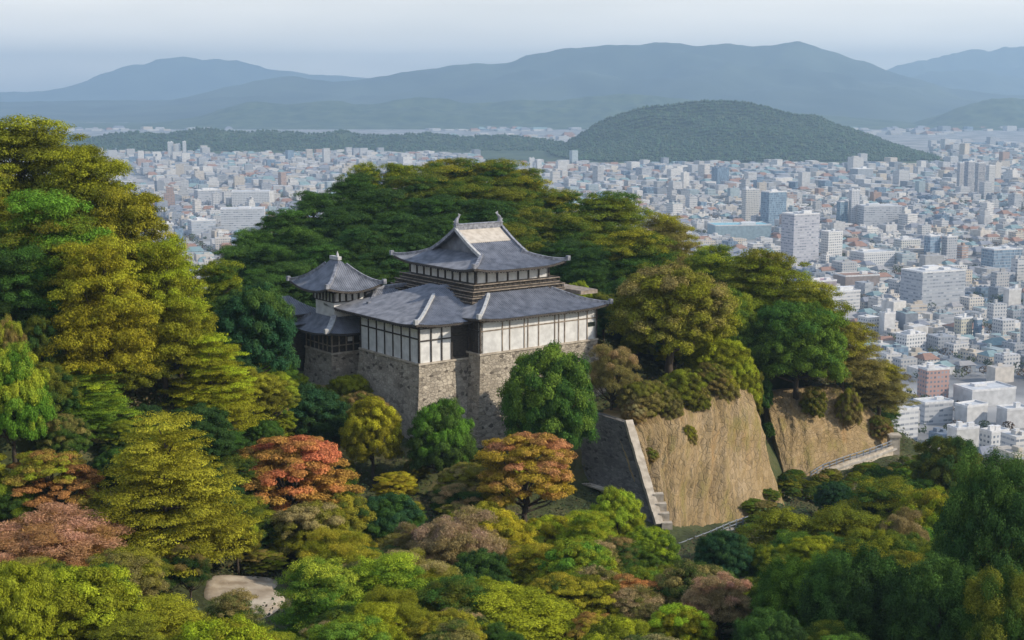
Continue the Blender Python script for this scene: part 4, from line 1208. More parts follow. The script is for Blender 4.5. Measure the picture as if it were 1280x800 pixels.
# smaller trees that close the wood between the ones above
def fillers():
    rg = np.random.RandomState(31)
    sp = [(d['top'][0], d['top'][1], d['w'] / FPX * d['D'] * .5) for d in T]
    clear = [(at(306, 744, 141), 7.5), (at(480, 618, 180), 4.5), (at(300, 770, 132), 9.5), (at(318, 775, 128), 8), (at(320, 760, 134), 7.5), (at(272, 760, 136), 7), (at(300, 790, 122), 6), (at(895, 800, 126), 7), (at(890, 800, 118), 6)]
    n = 0
    for yy in np.arange(100, 300, 5.6):
        for k in np.arange(-1.1, 1.45, 5.6 / (yy * .40)):
            x = k * yy * .40 + rg.uniform(-1.8, 1.8); y = yy + rg.uniform(-1.8, 1.8)
            px = 640 + FPX * x / y / FW[1]
            beyond = px < -45 or px > 1325
            if beyond and rg.rand() < .6: continue
            rel = np.array([x, y]) - CO[:2]; u = rel @ CU[:2]; v = rel @ CV[:2]
            if -4.5 < u < 37 and -7 < v < 27 or -9 < u < 5 and 17 < v < 44: continue
            if any(math.hypot(x - q[0], y - q[1]) < r for q, r in clear): continue
            db, dt = np.interp(px, PXA, DBA), np.interp(px, PXA, DTA)
            if 690 < px < 1140 and db - 13 < y < dt + 2: continue
            if any(math.hypot(x - a, y - b) < r * .62 + 1.3 for a, b, r in sp): continue
            z = float(terrain(np.array([x]), np.array([y]))[0])
            def fits(h):
                pxt, pyt = to_px(x, y, z + h)
                if y < 205 and 350 < px < 780 and pyt < 565: return False
                if y < 232 and 680 < px < 1135 and pyt < np.interp(px, [680, 780, 830, 900, 1000, 1135], [645, 665, 700, 690, 662, 598]): return False
                if px > 1125 and pyt < np.interp(px, [1125, 1160, 1230, 1300], [585, 575, 605, 600]): return False
                if px < 340 and pyt < np.interp(px, *SIL0) + 14: return False
                if px > 250 and y > 235 and pyt < np.interp(px, *SIL0) + 12: return False
                return True
            h = next((q for q in (rg.uniform(4.5, 8.5), rg.uniform(3, 4), rg.uniform(1.8, 2.6)) if fits(q)), None)
            if h is None: continue
            if y > 235 and px < 1130 or px < 300 and y > 150:
                kd, ca, cb = rg.choice(['pine', 'broad']), rg.choice(['dgreen', 'dolive', 'olive', 'dark']), 'dark'
                lab, gr = ('small dark tree filling the left ridge wood', 'small trees on the left ridge') if px < 300 else ('small dark tree filling the wooded hill above the castle', 'small trees on the back hill')
            elif px > 900:
                kd, ca, cb = rg.choice(['broad', 'fluffy', 'pine']), rg.choice(['dolive', 'dgreen', 'olive', 'green']), 'dgreen'
                lab, gr = 'small green tree filling the slope under the dry banks', 'small trees on the lower right slope'
            else:
                kd, ca, cb = rg.choice(['broad', 'pine', 'maple', 'twig', 'broad']), rg.choice(['olive', 'ygreen', 'dgreen', 'gold', 'brown', 'green', 'tan']), rg.choice(['olive', 'dolive', 'dgreen'])
                lab, gr = 'small mixed autumn tree between the larger trees below the castle', 'small trees below the castle'
            if beyond: kd = rg.choice(['fluffy', 'maple']); lab, gr = 'green tree of the wood running on beyond the photo edge', 'trees beyond the photo edge'
            plant(kd, x, y, z - .2, h * rg.uniform(.85, 1.25), h, ca, cb, lab, 'tree', None, gr); n += 1
    print('fillers', n)


SIL0 = ([-60, 0, 60, 130, 190, 225, 250, 270, 300, 340, 400, 470, 560, 650, 690, 780, 860, 960, 1040, 1100, 1140], [140, 150, 165, 200, 290, 330, 390, 335, 310, 280, 240, 207, 202, 215, 245, 260, 300, 325, 400, 460, 510])
fillers()
rq = random.Random(4)
for k in range(46):
    px = rq.uniform(930, 1150); D = np.interp(px, PXA, DBA) - rq.uniform(0.5, 11)
    if px > 1000: D = min(D, np.interp(px, [1000, 1060, 1118, 1150], [222, 229, 238, 240]) - rq.uniform(.5, 9))
    q = at(px, 600, D); z = float(terrain(np.array([q[0]]), np.array([q[1]]))[0]); h = rq.uniform(1.3, 2.6)
    plant(rq.choice(['broad', 'maple']), q[0], q[1], z - .4, h * rq.uniform(1.3, 2.0), h, rq.choice(['dolive', 'olive', 'dgreen', 'brown', 'green']), 'dolive', 'low shrub on the open slope beneath the second bank', 'shrub', 'shrub', 'low shrubs beneath the second bank')

# ------------------------------------------------------------------ undergrowth over the near slopes
def undergrowth():
    rng = np.random.RandomState(21)
    n = 240000
    y = 85 + 215 * rng.rand(n) ** 0.9
    px = -120 + 1520 * rng.rand(n)
    x = (px - 640) / FPX * y * 1.02
    # keep clear of the castle, the clearing and the cliffs
    rel = np.stack([x - CO[0], y - CO[1]], 1); u = rel @ CU[:2]; v = rel @ CV[:2]
    ok = ~((u > -3) & (u < 34) & (v > -6) & (v < 26)) & ~((u > -6) & (u < 5) & (v > 19) & (v < 40))
    for cx, cy, r in ((at(303, 746, 140)[0], at(303, 746, 140)[1], 6.3), (at(480, 618, 180)[0], at(480, 618, 180)[1], 3.5)):
        ok &= (x - cx) ** 2 + (y - cy) ** 2 > r * r
    db = np.interp(px, PXA, DBA) - 7; dt = np.interp(px, PXA, DTA) + 1
    ok &= ~((px > 765) & (px < 1130) & (y > db) & (y < dt))
    x, y = x[ok], y[ok]; n = len(x)
    z = terrain(x, y)
    bush = np.maximum(0, vnoise(x * .35 + 9, y * .35) - .35) * 3.0
    z = z + bush * rng.rand(n) + .1
    nd = np.stack([rng.randn(n) * .6, rng.randn(n) * .6 - .2, np.ones(n)], 1); nd /= np.linalg.norm(nd, axis=1)[:, None]
    a = np.cross(nd, rng.randn(n, 3)); a /= np.linalg.norm(a, axis=1)[:, None]; b = np.cross(nd, a)
    s = (.09 + .15 * rng.rand(n))[:, None]; P = np.stack([x, y, z], 1)
    V = np.stack([P - a * s, P - b * s * .7, P + a * s, P + b * s * .7], 1).reshape(-1, 3)
    base = np.array([[.022, .045, .012], [.05, .06, .012], [.075, .055, .02], [.035, .07, .012]])
    k = np.clip((vnoise(x * .08, y * .08) * 4 + rng.randn(n) * .5), 0, 3.99).astype(int)
    colr = base[k] * (.6 + .8 * rng.rand(n))[:, None]
    o = mesh_np('undergrowth', V, np.arange(n * 4).reshape(n, 4), FAC[3], col=np.concatenate([colr, np.ones((n, 1))], 1))
    tag(o, 'low mixed undergrowth covering the forest floor', 'undergrowth', kind='stuff')


undergrowth()

# ------------------------------------------------------------------ far hills and mountains
def ridge_hill(name, prof_pts, D, depth, mat, nu=160, nv=40, rough=1.0, seed=0, base=-5.0):
    """a mountain range standing at distance D: crest heights from prof_pts, falling away on both sides over depth"""
    px = np.array([p[0] for p in prof_pts], float); py = np.array([p[1] for p in prof_pts], float)
    X = (px - 640) / FPX * D / FW[1]
    el = np.array([at(a, b, D)[2] for a, b in zip(px, py)])
    xs = np.linspace(X[0], X[-1], nu)
    cz = np.interp(xs, X, el)
    k = np.ones(5) / 5
    cz = np.convolve(np.pad(cz, 2, mode='edge'), k, 'valid')
    cz = np.maximum(cz, 2)
    vs = np.linspace(-1, 1, nv)
    XS, VS = np.meshgrid(xs, vs)
    fall = np.clip(1 - np.abs(VS), 0, 1)
    fall = fall ** 1.15
    Y = D + VS * depth
    H = cz[None] * fall
    nz = fbm(XS / depth * 5 + seed, Y / depth * 5, 5)
    rid = -np.abs(fbm(XS / depth * 3 + seed + 40, Y / depth * 2.0, 5)) * 1.3
    Z = H * (1 + (nz * .35 + rid * .9) * rough * (1 - fall ** 6 * .8)) + H.max() * 0.02 * fbm(XS / depth * 30, Y / depth * 30, 3) * rough
    Z = np.where(fall <= 0.001, base, Z)
    idx = np.arange(nu * nv).reshape(nv, nu)
    F = np.stack([idx[:-1, :-1].ravel(), idx[:-1, 1:].ravel(), idx[1:, 1:].ravel(), idx[1:, :-1].ravel()], 1)
    o = mesh_np(name, np.stack([XS.ravel(), Y.ravel(), Z.ravel()], 1), F, mat, smooth=True)
    tag(o, kind='structure')
    return o, xs, vs, Z, Y


ridge_hill('mountains', [(-200, 116), (60, 114), (110, 104), (150, 86), (180, 73), (215, 67), (240, 69), (300, 71), (340, 85), (420, 92), (500, 98), (700, 104), (900, 112)], 19600, 1700, M['mountain'], seed=3)
ridge_hill('mountains', [(1000, 116), (1060, 90), (1130, 73), (1200, 60), (1280, 52), (1400, 54), (1600, 90)], 19800, 1500, M['mountain'], seed=5)
ridge_hill('mountains', [(-300, 130), (230, 124), (290, 108), (330, 99), (370, 91), (395, 95), (420, 99), (450, 98), (490, 91), (520, 86), (560, 82), (600, 74), (640, 68), (660, 61), (690, 56), (708, 49), (730, 53), (765, 54), (800, 50), (840, 46), (870, 50), (900, 48), (950, 51), (1000, 50), (1015, 57), (1030, 64), (1055, 70), (1075, 74), (1100, 87), (1130, 97), (1165, 106), (1200, 113), (1300, 122), (1500, 135)], 12600, 3000, M['mountain'], nu=300, nv=70, seed=8, rough=1.25)
ridge_hill('mountains', [(1040, 118), (1100, 100), (1150, 87), (1200, 86), (1280, 97), (1420, 100), (1600, 120)], 16500, 2200, M['mountain'], seed=12)
ridge_hill('foothills', [(-40, 168), (60, 160), (150, 157), (200, 154), (255, 146), (285, 136), (300, 131), (320, 126), (350, 127), (375, 129), (400, 125), (425, 124), (450, 129), (480, 128), (505, 121), (530, 117), (560, 121), (590, 128), (620, 126), (650, 121), (690, 123), (740, 117), (780, 112), (810, 118), (860, 124), (950, 136), (1040, 144), (1120, 152), (1200, 160)], 8700, 1000, M['hill'], nu=320, nv=50, seed=15, rough=1.3)
ridge_hill('foothills', [(1130, 160), (1165, 142), (1185, 131), (1205, 126), (1225, 119), (1245, 118), (1270, 121), (1290, 122), (1400, 140), (1500, 160)], 8300, 800, M['hill'], seed=18)
low_o, LX, LV, LZ, LY = ridge_hill('foothills', [(-40, 190), (40, 176), (90, 168), (130, 172), (170, 163), (215, 168), (260, 160), (310, 166), (345, 161), (385, 167), (430, 163), (480, 170), (540, 166), (580, 172), (630, 169), (690, 176), (740, 186), (790, 192)], 5050, 420, M['hill'], nu=260, nv=40, seed=22, rough=1.0)
hill_o, HX, HV, HZ, HY = ridge_hill('hill', [(600, 207), (650, 202), (695, 186), (722, 170), (748, 152), (775, 140), (805, 130), (835, 129), (862, 126), (900, 125), (925, 128), (950, 133), (985, 143), (1008, 143), (1040, 156), (1075, 168), (1105, 181), (1130, 193), (1155, 206)], 4650, 720, M['hill'], nu=160, nv=60, rough=.6, seed=30)


def far_wood(name, n, seed, label, HX, HV, HZ, HY, r0=2.2, r1=5):
    """the far wooded hill's crowns read as one mass"""
    rng = np.random.RandomState(seed)
    i = (rng.rand(n) * (len(HV) * .55)).astype(int); j = (rng.rand(n) * (len(HX) - 1)).astype(int)
    x = HX[j] + (rng.rand(n) - .5) * (HX[1] - HX[0]); y = HY[i, 0] + (rng.rand(n) - .5) * 24; z = HZ[i, j]
    keep = z > 6; x, y, z = x[keep], y[keep], z[keep]; n = len(x)
    ico = np.array([(0, 0, 1), (.894, 0, .447), (.276, .851, .447), (-.724, .526, .447), (-.724, -.526, .447), (.276, -.851, .447), (.6, .2, -.4), (-.6, .3, -.4), (0, -.7, -.4)])
    tri = np.array([(0, 1, 2), (0, 2, 3), (0, 3, 4), (0, 4, 5), (0, 5, 1), (1, 6, 2), (2, 7, 3), (3, 7, 4), (4, 8, 5), (5, 8, 6), (5, 6, 1)])
    r = r0 + r1 * rng.rand(n) ** 2
    V = (ico[None] * np.stack([r, r, r * (.8 + .7 * rng.rand(n))], 1)[:, None, :] * (.8 + .4 * rng.rand(n, 9, 1)) + np.stack([x, y, z + 2], 1)[:, None, :]).reshape(-1, 3)
    F = (tri[None] + (np.arange(n) * 9)[:, None, None]).reshape(-1, 3)
    base = np.array([[.020, .060, .014], [.026, .064, .015], [.040, .064, .016], [.016, .044, .012]])
    colr = np.repeat(base[rng.randint(0, 4, n)] * (.7 + .6 * rng.rand(n))[:, None], len(tri), axis=0)
    tag(mesh_np(name, V, F, FAC[3], col=np.concatenate([colr, np.ones((len(colr), 1))], 1)), label, 'wood', kind='stuff')


far_wood('forest', 30000, 3, 'dense dark wood covering the lone hill beyond the city', HX, HV, HZ, HY)
far_wood('forest', 9000, 8, 'low dark wood on the rise across the far left of the city', LX, LV, LZ, LY)

# ------------------------------------------------------------------ city
def city_box(x, y, w, d, h, rot, colr, roofc, style, rng, z0=0.0, extras=True):
    """verts, quads, uvs, colours, material ids of one building with parapet and rooftop boxes"""
    V, F, U, Cc, Mi = [], [], [], [], []
    ca, sa = math.cos(rot), math.sin(rot)

    def blk(cx, cy, bw, bd, za, zb, col_, st, rc):
        i = len(V)
        q = [(-bw / 2, -bd / 2), (bw / 2, -bd / 2), (bw / 2, bd / 2), (-bw / 2, bd / 2)]
        for z in (za, zb):
            for a, b in q:
                lx, ly = cx + a, cy + b
                V.append((x + lx * ca - ly * sa, y + lx * sa + ly * ca, z0 + z))
        Ls = [bw, bd, bw, bd]; o = rng.rand() * 50
        for k in range(4):
            F.append((i + k, i + (k + 1) % 4, i + 4 + (k + 1) % 4, i + 4 + k))
            U.append([(o, za), (o + Ls[k], za), (o + Ls[k], zb), (o, zb)]); o += Ls[k]
            Cc.append(col_); Mi.append(st)
        F.append((i + 4, i + 5, i + 6, i + 7)); U.append([(0, 0), (bw, 0), (bw, bd), (0, bd)]); Cc.append(rc); Mi.append(3)
    if extras and h > 22 and rng.rand() < .35:      # stepped top
        blk(0, 0, w, d, 0, h * .72, colr, style, roofc); blk(w * .08, d * .05, w * .7, d * .7, h * .72 - .02, h, colr, style, roofc)
    else:
        blk(0, 0, w, d, 0, h, colr, style, roofc)
    if h < 9 and rng.rand() < .55:                   # pitched roof
        i = len(V); r_ = min(w, d) * .28; tc_ = [(.20, .21, .24, 1), (.28, .27, .27, 1), (.26, .15, .11, 1), (.18, .26, .27, 1)][rng.randint(4)]
        o_ = .5; q = [(-w / 2 - o_, -d / 2 - o_, h - .2), (w / 2 + o_, -d / 2 - o_, h - .2), (w / 2 + o_, d / 2 + o_, h - .2), (-w / 2 - o_, d / 2 + o_, h - .2), (-w / 2 + d * .2, 0, h + r_), (w / 2 - d * .2, 0, h + r_)]
        for lx, ly, lz in q: V.append((x + lx * ca - ly * sa, y + lx * sa + ly * ca, z0 + lz))
        for f in ((0, 1, 5, 4), (2, 3, 4, 5), (1, 2, 5, 5), (3, 0, 4, 4)):
            if f[2] == f[3]:
                V.append(tuple((np.array(V[i + f[0]]) * .02 + np.array(V[i + f[2]]) * .98))); f = (f[0], f[1], f[2], len(V) - 1 - i)
            F.append(tuple(i + k for k in f)); U.append([(0, 0)] * 4); Cc.append(tc_); Mi.append(3)
        return V, F, U, Cc, Mi
    if extras:
        pc = tuple(c_ * .92 for c_ in colr[:3]) + (1,)
        for _ in range(rng.randint(1, 4)):
            bw, bd = w * rng.uniform(.12, .35), d * rng.uniform(.12, .35)
            blk(rng.uniform(-.3, .3) * w, rng.uniform(-.3, .3) * d, bw, bd, h - .03, h + rng.uniform(1.2, 3.6), pc, 3, roofc)
    return V, F, U, Cc, Mi


BCOL = [(.56, .54, .51, 1), (.46, .455, .45, 1), (.37, .365, .36, 1), (.30, .315, .34, 1), (.49, .43, .355, 1), (.22, .24, .27, 1), (.16, .20, .26, 1), (.32, .22, .175, 1), (.31, .37, .39, 1), (.52, .48, .43, 1)]
BNAME = ['white', 'pale grey', 'light grey', 'blue grey', 'cream', 'slate grey', 'dark blue glass', 'brown', 'pale teal', 'off white']
BW = np.array([.24, .18, .13, .1, .08, .07, .05, .03, .04, .08])
SIL = ([-60, 0, 130, 200, 250, 270, 400, 470, 560, 680, 800, 870, 960, 1040, 1100, 1140, 1150, 1220, 1300], [140, 150, 205, 320, 350, 330, 250, 215, 205, 250, 280, 310, 340, 410, 470, 515, 580, 600, 590])
rngc = np.random.RandomState(77)

# the buildings that stand out: x0,x1,ytop,ybase in the photograph, colour, style, label
NB = [
    (1150, 1188, 462, 503, (.58, .25, .17, 1), 0, 'red brown apartment block with grey side below the skyline trees'),
    (1088, 1152, 514, 556, (.78, .77, .75, 1), 1, 'wide white terraced building beside the right bank end'),
    (1146, 1194, 504, 530, (.55, .57, .60, 1), 1, 'grey banded office right of the white terraced building'),
    (1187, 1226, 536, 566, (.80, .77, .70, 1), 3, 'plain cream white hall nearest the right dark trees'),
    (1228, 1264, 540, 562, (.74, .75, .75, 1), 0, 'white windowed block beside the plain cream hall'),
    (1196, 1238, 508, 533, (.72, .71, .69, 1), 3, 'low white warehouse behind the cream hall'),
    (1250, 1290, 512, 536, (.74, .72, .70, 1), 3, 'low white warehouse at the right photo edge'),
    (1200, 1275, 488, 508, (.70, .70, .70, 1), 3, 'long flat pale roof behind the warehouses'),
    (1194, 1217, 398, 424, (.66, .60, .40, 1), 0, 'yellowish cream tower block beside a blue glass block'),
    (1217, 1228, 399, 424, (.16, .25, .42, 1), 2, 'narrow blue glass block beside the cream tower block'),
    (1256, 1277, 362, 390, (.84, .80, .74, 1), 3, 'bright cream cube near the right edge'),
    (1122, 1160, 419, 441, (.80, .79, .77, 1), 0, 'white square windowed block right of the skyline trees'),
    (1156, 1176, 295, 328, (.28, .38, .55, 1), 2, 'blue glass tower, left one of a close pair'),
    (1178, 1197, 296, 328, (.45, .46, .50, 1), 0, 'grey tower, right one of a close pair'),
    (1132, 1212, 340, 386, (.40, .45, .53, 1), 1, 'large stepped blue grey office in the right half of the city'),
    (1027, 1054, 290, 330, (.80, .78, .74, 1), 0, 'white slab tower right of the lavender office'),
    (928, 949, 237, 278, (.70, .66, .58, 1), 0, 'tall cream tower above the skyline pines'),
    (952, 984, 240, 282, (.20, .33, .46, 1), 2, 'blue green glass tower beside the tall cream tower'),
    (978, 1026, 268, 334, (.46, .46, .55, 1), 1, 'big lavender grey banded office above the skyline pines'),
    (1046, 1060, 252, 284, (.22, .34, .38, 1), 2, 'slim dark teal tower behind the white slab tower'),
    (1061, 1074, 238, 284, (.66, .66, .68, 1), 0, 'slim pale tower next to the slim teal tower'),
    (1075, 1128, 258, 286, (.58, .60, .64, 1), 1, 'wide pale banded office right of the slim towers'),
    (888, 966, 282, 300, (.25, .42, .50, 1), 3, 'long low hall with teal roof above the hill pines'),
    (1196, 1206, 204, 244, (.50, .50, .54, 1), 0, 'leftmost grey tower of the far right tower cluster'),
    (1205, 1218, 202, 245, (.30, .32, .40, 1), 1, 'dark tower, second of the far right tower cluster'),
    (1219, 1231, 204, 246, (.34, .33, .38, 1), 1, 'brownish dark tower, third of the far right tower cluster'),
    (1232, 1243, 207, 247, (.66, .64, .60, 1), 0, 'pale tower closing the far right tower cluster'),
    (1064, 1093, 211, 227, (.30, .36, .44, 1), 3, 'dark flat hall with bright roof at the hill foot'),
    (1046, 1102, 345, 366, (.30, .20, .16, 1), 3, 'low brown roofed hall right of the skyline'),
    (1000, 1048, 352, 380, (.40, .30, .34, 1), 3, 'low mauve roofed hall on the skyline slope'),
    (1000, 1080, 366, 392, (.74, .72, .70, 1), 1, 'long white striped building below the brown hall'),
    (661, 668, 198, 226, (.78, .78, .76, 1), 0, 'left white tower of a far pair above the back hill'),
    (670, 677, 200, 226, (.76, .76, .74, 1), 0, 'right white tower of a far pair above the back hill'),
    (209, 217, 178, 196, (.60, .62, .60, 1), 0, 'left one of three far pale towers at left'),
    (219, 226, 180, 196, (.62, .64, .62, 1), 0, 'middle one of three far pale towers at left'),
    (228, 233, 177, 196, (.60, .62, .62, 1), 0, 'right one of three far pale towers at left'),
    (232, 268, 276, 294, (.40, .48, .58, 1), 1, 'blue banded office in the gap left of the hill'),
    (272, 330, 262, 292, (.68, .70, .72, 1), 1, 'wide white banded office in the gap left of the hill'),
    (286, 336, 240, 258, (.74, .74, .73, 1), 0, 'long white hall beyond the banded offices at left'),
    (205, 217, 280, 296, (.82, .81, .79, 1), 3, 'small bright white block beside the left ridge'),
    (240, 276, 238, 256, (.42, .45, .52, 1), 1, 'grey banded office beyond the bright white block'),
    (1232, 1280, 312, 342, (.36, .42, .50, 1), 2, 'blue grey office at the right edge of the city'),
    (1120, 1152, 300, 318, (.74, .72, .62, 1), 0, 'yellowish white block left of the tower pair'),
    (1066, 1122, 316, 334, (.72, .72, .72, 1), 0, 'long white block right of the white slab tower'),
    (1100, 1120, 392, 418, (.82, .80, .78, 1), 3, 'slanted bright white block beside the skyline trees'),
]
placed = []
for (x0, x1, yt, yb, colr, st, lab) in NB:
    D = ground_y(yb); px = (x0 + x1) / 2
    p = at(px, yb, D); w = (x1 - x0) / FPX * D; h = at(px, yt, D)[2]
    rot = R(rngc.choice([18, 24, 28])) if w < 60 else R(8)
    W = w / (math.cos(rot) + .6 * math.sin(rot)); dp = min(W * .6, 40)
    roofc = (.46, .47, .48, 1)
    if 'teal roof' in lab: roofc = (.20, .40, .46, 1)
    if 'brown roofed' in lab: roofc = (.24, .14, .10, 1)
    if 'mauve' in lab: roofc = (.40, .26, .28, 1)
    if 'bright roof' in lab: roofc = (.8, .8, .8, 1)
    cx, cy = p[0], D + dp * .6
    gm_ = sum(colr[:3]) / 3; colr = tuple((q * .75 + gm_ * .25) * .58 + .08 for q in colr[:3]) + (1,)
    name = 'tower_block' if 'tower' in lab and 'block beside' not in lab else 'warehouse' if 'warehouse' in lab else 'hall' if ' hall' in lab else 'office_building' if 'office' in lab else 'apartment_block'
    V, F, U, Cc, Mi = city_box(0, 0, W, dp, h, 0, colr, roofc, st, rngc, extras=False)
    o = mesh_np(name, V, F, FAC, uv=np.array(U).reshape(-1, 2), col=Cc, fmat=Mi)
    o.location = (cx, cy, 0); o.rotation_euler = (0, 0, rot)
    tag(o, lab, 'building')
    m = MB()                        # parapet round the roof
    for bx in ((-W / 2 - .15, W / 2 + .15, -dp / 2 - .15, -dp / 2 + .3), (-W / 2 - .15, W / 2 + .15, dp / 2 - .3, dp / 2 + .15), (-W / 2 - .15, -W / 2 + .3, -dp / 2 + .3, dp / 2 - .3), (W / 2 - .3, W / 2 + .15, -dp / 2 + .3, dp / 2 - .3)):
        m.box(*bx, h - .6, h + .9)
    mm = M.setdefault('parapet', noisy('parapet', (.5, .5, .5), (.66, .65, .64), .5))
    m.build('parapet', mm, o)
    for _ in range(rngc.randint(1, 4)):
        m = MB(); a, b = rngc.uniform(-.32, .32) * W, rngc.uniform(-.25, .25) * dp; s1, s2 = W * rngc.uniform(.06, .16), dp * rngc.uniform(.08, .18)
        m.box(a - s1, a + s1, b - s2, b + s2, h + .01, h + rngc.uniform(1.5, 4)); m.build('rooftop_hut', mm, o)
    placed.append((cx, cy, max(W, dp) * .5))

# all other buildings on a street grid
cand = []
PLX, PLY, PLS = [np.array(q) for q in zip(*placed)]
bands = [(560, 1500, 19, 1.0), (1500, 2900, 23, .97), (2900, 5300, 31, .9), (5300, 13500, 70, .5)]
ga = R(21)
for (d0, d1, cell, prob) in bands:
    Rm = d1 * 1.15
    ks = np.arange(-int(Rm / cell) - 1, int(Rm / cell) + 2)
    I, J = np.meshgrid(ks, ks)
    I, J = I.ravel(), J.ravel()
    okm = (I % 6 != 0) & (J % 7 != 0)
    I, J = I[okm], J[okm]
    gx_ = I * cell; gy_ = J * cell
    x = gx_ * math.cos(ga) - gy_ * math.sin(ga); y = gx_ * math.sin(ga) + gy_ * math.cos(ga)
    sel = (y > d0) & (y < d1)
    x, y = x[sel], y[sel]
    px = 640 + FPX * x / y
    sel = (px > -420) & (px < 1700) & (rngc.rand(len(x)) < prob)
    if d0 > 5000:
        f = vnoise(x / 900 + 5, y / 700)
        sel &= f > .5
    else:
        sel &= vnoise(x / 170 + 3, y / 170 + 8) > .14
    for a, b in zip(x[sel], y[sel]):
        w = cell * rngc.uniform(.45, .92); d = cell * rngc.uniform(.45, .92)
        h = rngc.choice([4.5, 6.5, 9, 12, 16, 22, 32], p=[.29, .30, .22, .11, .05, .022, .008]) * rngc.uniform(.85, 1.2)
        if b > 2500: h *= 1.15
        ppx, ptop = to_px(a, b, h)
        _, pbase = to_px(a, b, 0)
        vis = ptop < np.interp(ppx, *SIL) + 12 and -20 < ppx < 1300
        if b < 760 and not vis: continue
        if b < 5300 and (np.hypot(PLX - a, PLY - b) < PLS + max(w, d) * .6).any(): continue
        # keep off the wooded hills
        if 3930 < b < 5370 and 600 < ppx < 1165 and b > 3930: continue
        if 4600 < b < 5500 and ppx < 790 and vnoise(np.array([a / 150]), np.array([b / 90]))[0] < .8: continue
        if 7750 < b and 70 < ppx < 1400: continue
        if (a - 246) ** 2 + (b - 700) ** 2 < 40 ** 2: continue
        cand.append((w * h / b / b if vis else 0.0, a, b, w, d, h))
cand.sort(reverse=True)
print('city buildings', len(cand))
NIND = 240
grp = {}
for k, (_, a, b, w, d, h) in enumerate(cand[:NIND]):
    ci = rngc.choice(len(BCOL), p=BW / BW.sum()); colr = BCOL[ci]
    st = 2 if ci == 6 else rngc.choice([0, 0, 1, 3])
    rc = tuple(np.array(colr[:3]) * rngc.uniform(.7, 1.0)) + (1,) if rngc.rand() > .2 else (.25, .33, .33, 1)
    V, F, U, Cc, Mi = city_box(0, 0, w, d, h, 0, colr, rc, st, rngc)
    size = 'low' if h < 8 else 'mid height' if h < 20 else 'tall'
    ppx = 640 + FPX * a / b
    dist = 'near' if b < 1100 else 'middle' if b < 2000 else 'far'
    where = {'near': 'nearest city blocks', 'middle': 'middle city blocks', 'far': 'far city blocks'}[dist] + (' left of the castle' if ppx < 640 else ' right of the castle')
    o = mesh_np('house' if h < 8 else 'city_building', V, F, FAC, uv=np.array(U).reshape(-1, 2), col=Cc, fmat=Mi)
    o.location = (a, b, 0); o.rotation_euler = (0, 0, ga + R(rngc.choice([0, 0, 0, 8, -6])))
    nm = f'{size} {BNAME[ci]} building among the {where}'
    tag(o, nm, 'building', f'{size} {BNAME[ci]} buildings among the {where}')
Vs, Fs, Us, Cs, Ms = [], [], [], [], []; off = 0
for (_, a, b, w, d, h) in cand[NIND:]:
    ci = rngc.choice(len(BCOL), p=BW / BW.sum()); colr = BCOL[ci]; st = 2 if ci == 6 else rngc.choice([0, 0, 1, 3])
    rc = tuple(np.array(colr[:3]) * rngc.uniform(.75, 1.0)) + (1,)
    V, F, U, Cc, Mi = city_box(a, b, w, d, h, ga + R(rngc.choice([0, 0, 8, -6])), colr, rc, st, rngc, extras=b < 2600)
    Vs += V; Fs += [tuple(i + off for i in f) for f in F]; Us += U; Cs += Cc; Ms += Mi; off += len(V)
tag(mesh_np('distant_city', Vs, Fs, FAC, uv=np.array(Us).reshape(-1, 2), col=Cs, fmat=Ms), 'crowded pale buildings of the far city spread over the plain', 'city', kind='stuff')

# park by the nearest streets and street greenery
m = MB()
m.poly([(246 + 34 * math.cos(a), 700 + 30 * math.sin(a), .02) for a in np.linspace(0, 2 * math.pi, 32, endpoint=False)])
tag(m.build('lawn', M['lawn']), kind='structure')


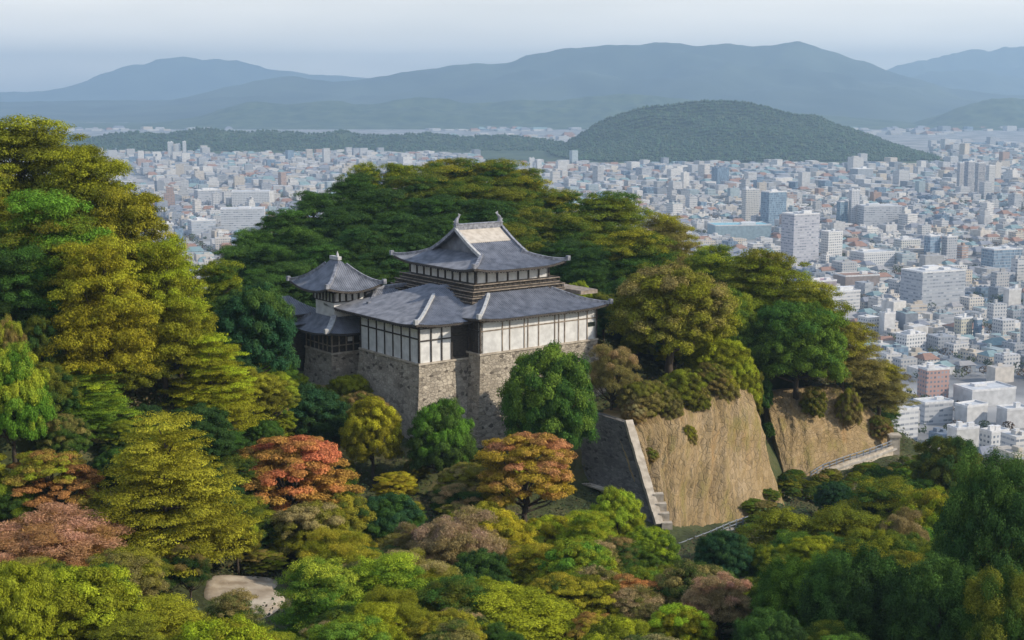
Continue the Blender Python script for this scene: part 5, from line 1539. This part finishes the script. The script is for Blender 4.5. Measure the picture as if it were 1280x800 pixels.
def city_green():
    rng = np.random.RandomState(9); X_, Y_ = [], []
    for cell, d0, d1 in ((19, 560, 1500), (23, 1500, 2900)):
        Rm = d1 * 1.15
        for k in np.arange(-int(Rm / cell / 6), int(Rm / cell / 6) + 1):
            tt_ = np.arange(-Rm, Rm, 14.0); tt_ = tt_ + rng.uniform(-4, 4, len(tt_))
            for q, (gx_, gy_) in enumerate(((np.full(len(tt_), k * 6 * cell) + rng.uniform(-5, 5, len(tt_)), tt_), (tt_, np.full(len(tt_), k * 7 * cell) + rng.uniform(-5, 5, len(tt_))))):
                x = gx_ * math.cos(ga) - gy_ * math.sin(ga); y = gx_ * math.sin(ga) + gy_ * math.cos(ga)
                sel = (y > d0) & (y < d1) & (np.abs(x / y) < .42) & (vnoise(x / 90, y / 90 + 4) > .45)
                X_.append(x[sel]); Y_.append(y[sel])
    x = np.concatenate(X_); y = np.concatenate(Y_)
    px, py = to_px(x, y, 0); ok = py < np.interp(px, *SIL) + 20
    for q, r, w_ in placed: ok &= (x - q) ** 2 + (y - r) ** 2 > (w_ + 5) ** 2
    x, y = x[ok], y[ok]; n = len(x)
    K_ = 60
    q = rng.randn(n, K_, 3); q /= np.linalg.norm(q, axis=2, keepdims=True)
    r = (2.0 + 2.5 * rng.rand(n))[:, None, None]
    P = np.stack([x, y, np.full(n, 4.5)], 1)[:, None, :] + q * r * np.array([1.2, 1.2, .8])
    a = rng.randn(n, K_, 3); a /= np.linalg.norm(a, axis=2, keepdims=True); b = np.cross(a, q)
    s = .8
    V = np.stack([P - a * s, P - b * s, P + a * s, P + b * s], 2).reshape(-1, 3)
    base = np.array([[.03, .05, .018], [.06, .07, .02], [.10, .06, .03], [.04, .06, .02]])
    c_ = np.repeat(base[rng.randint(0, 4, n)], K_, axis=0) * (.7 + .6 * rng.rand(n * K_))[:, None]
    tag(mesh_np('city_trees', V, np.arange(len(V)).reshape(-1, 4), FAC[3], col=np.concatenate([c_, np.ones((len(c_), 1))], 1)), 'street trees scattered among the city blocks', 'trees', kind='stuff')


city_green()

# ------------------------------------------------------------------ haze
m = MB(); m.box(-16000, 16000, -400, 21500, -1.5 - 3, 760)
hz = m.build('haze', bpy.data.materials.new('haze')); tag(hz, kind='stuff')
hm = hz.data.materials[0]; hm.use_nodes = True
hn = hm.node_tree.nodes; hn.clear()
ho = hn.new('ShaderNodeOutputMaterial'); pv = hn.new('ShaderNodeVolumePrincipled')
pv.inputs['Color'].default_value = (*HAZE_COLOR, 1); pv.inputs['Density'].default_value = HAZE_DENSITY; pv.inputs['Anisotropy'].default_value = 0.25
hm.node_tree.links.new(pv.outputs['Volume'], ho.inputs['Volume'])
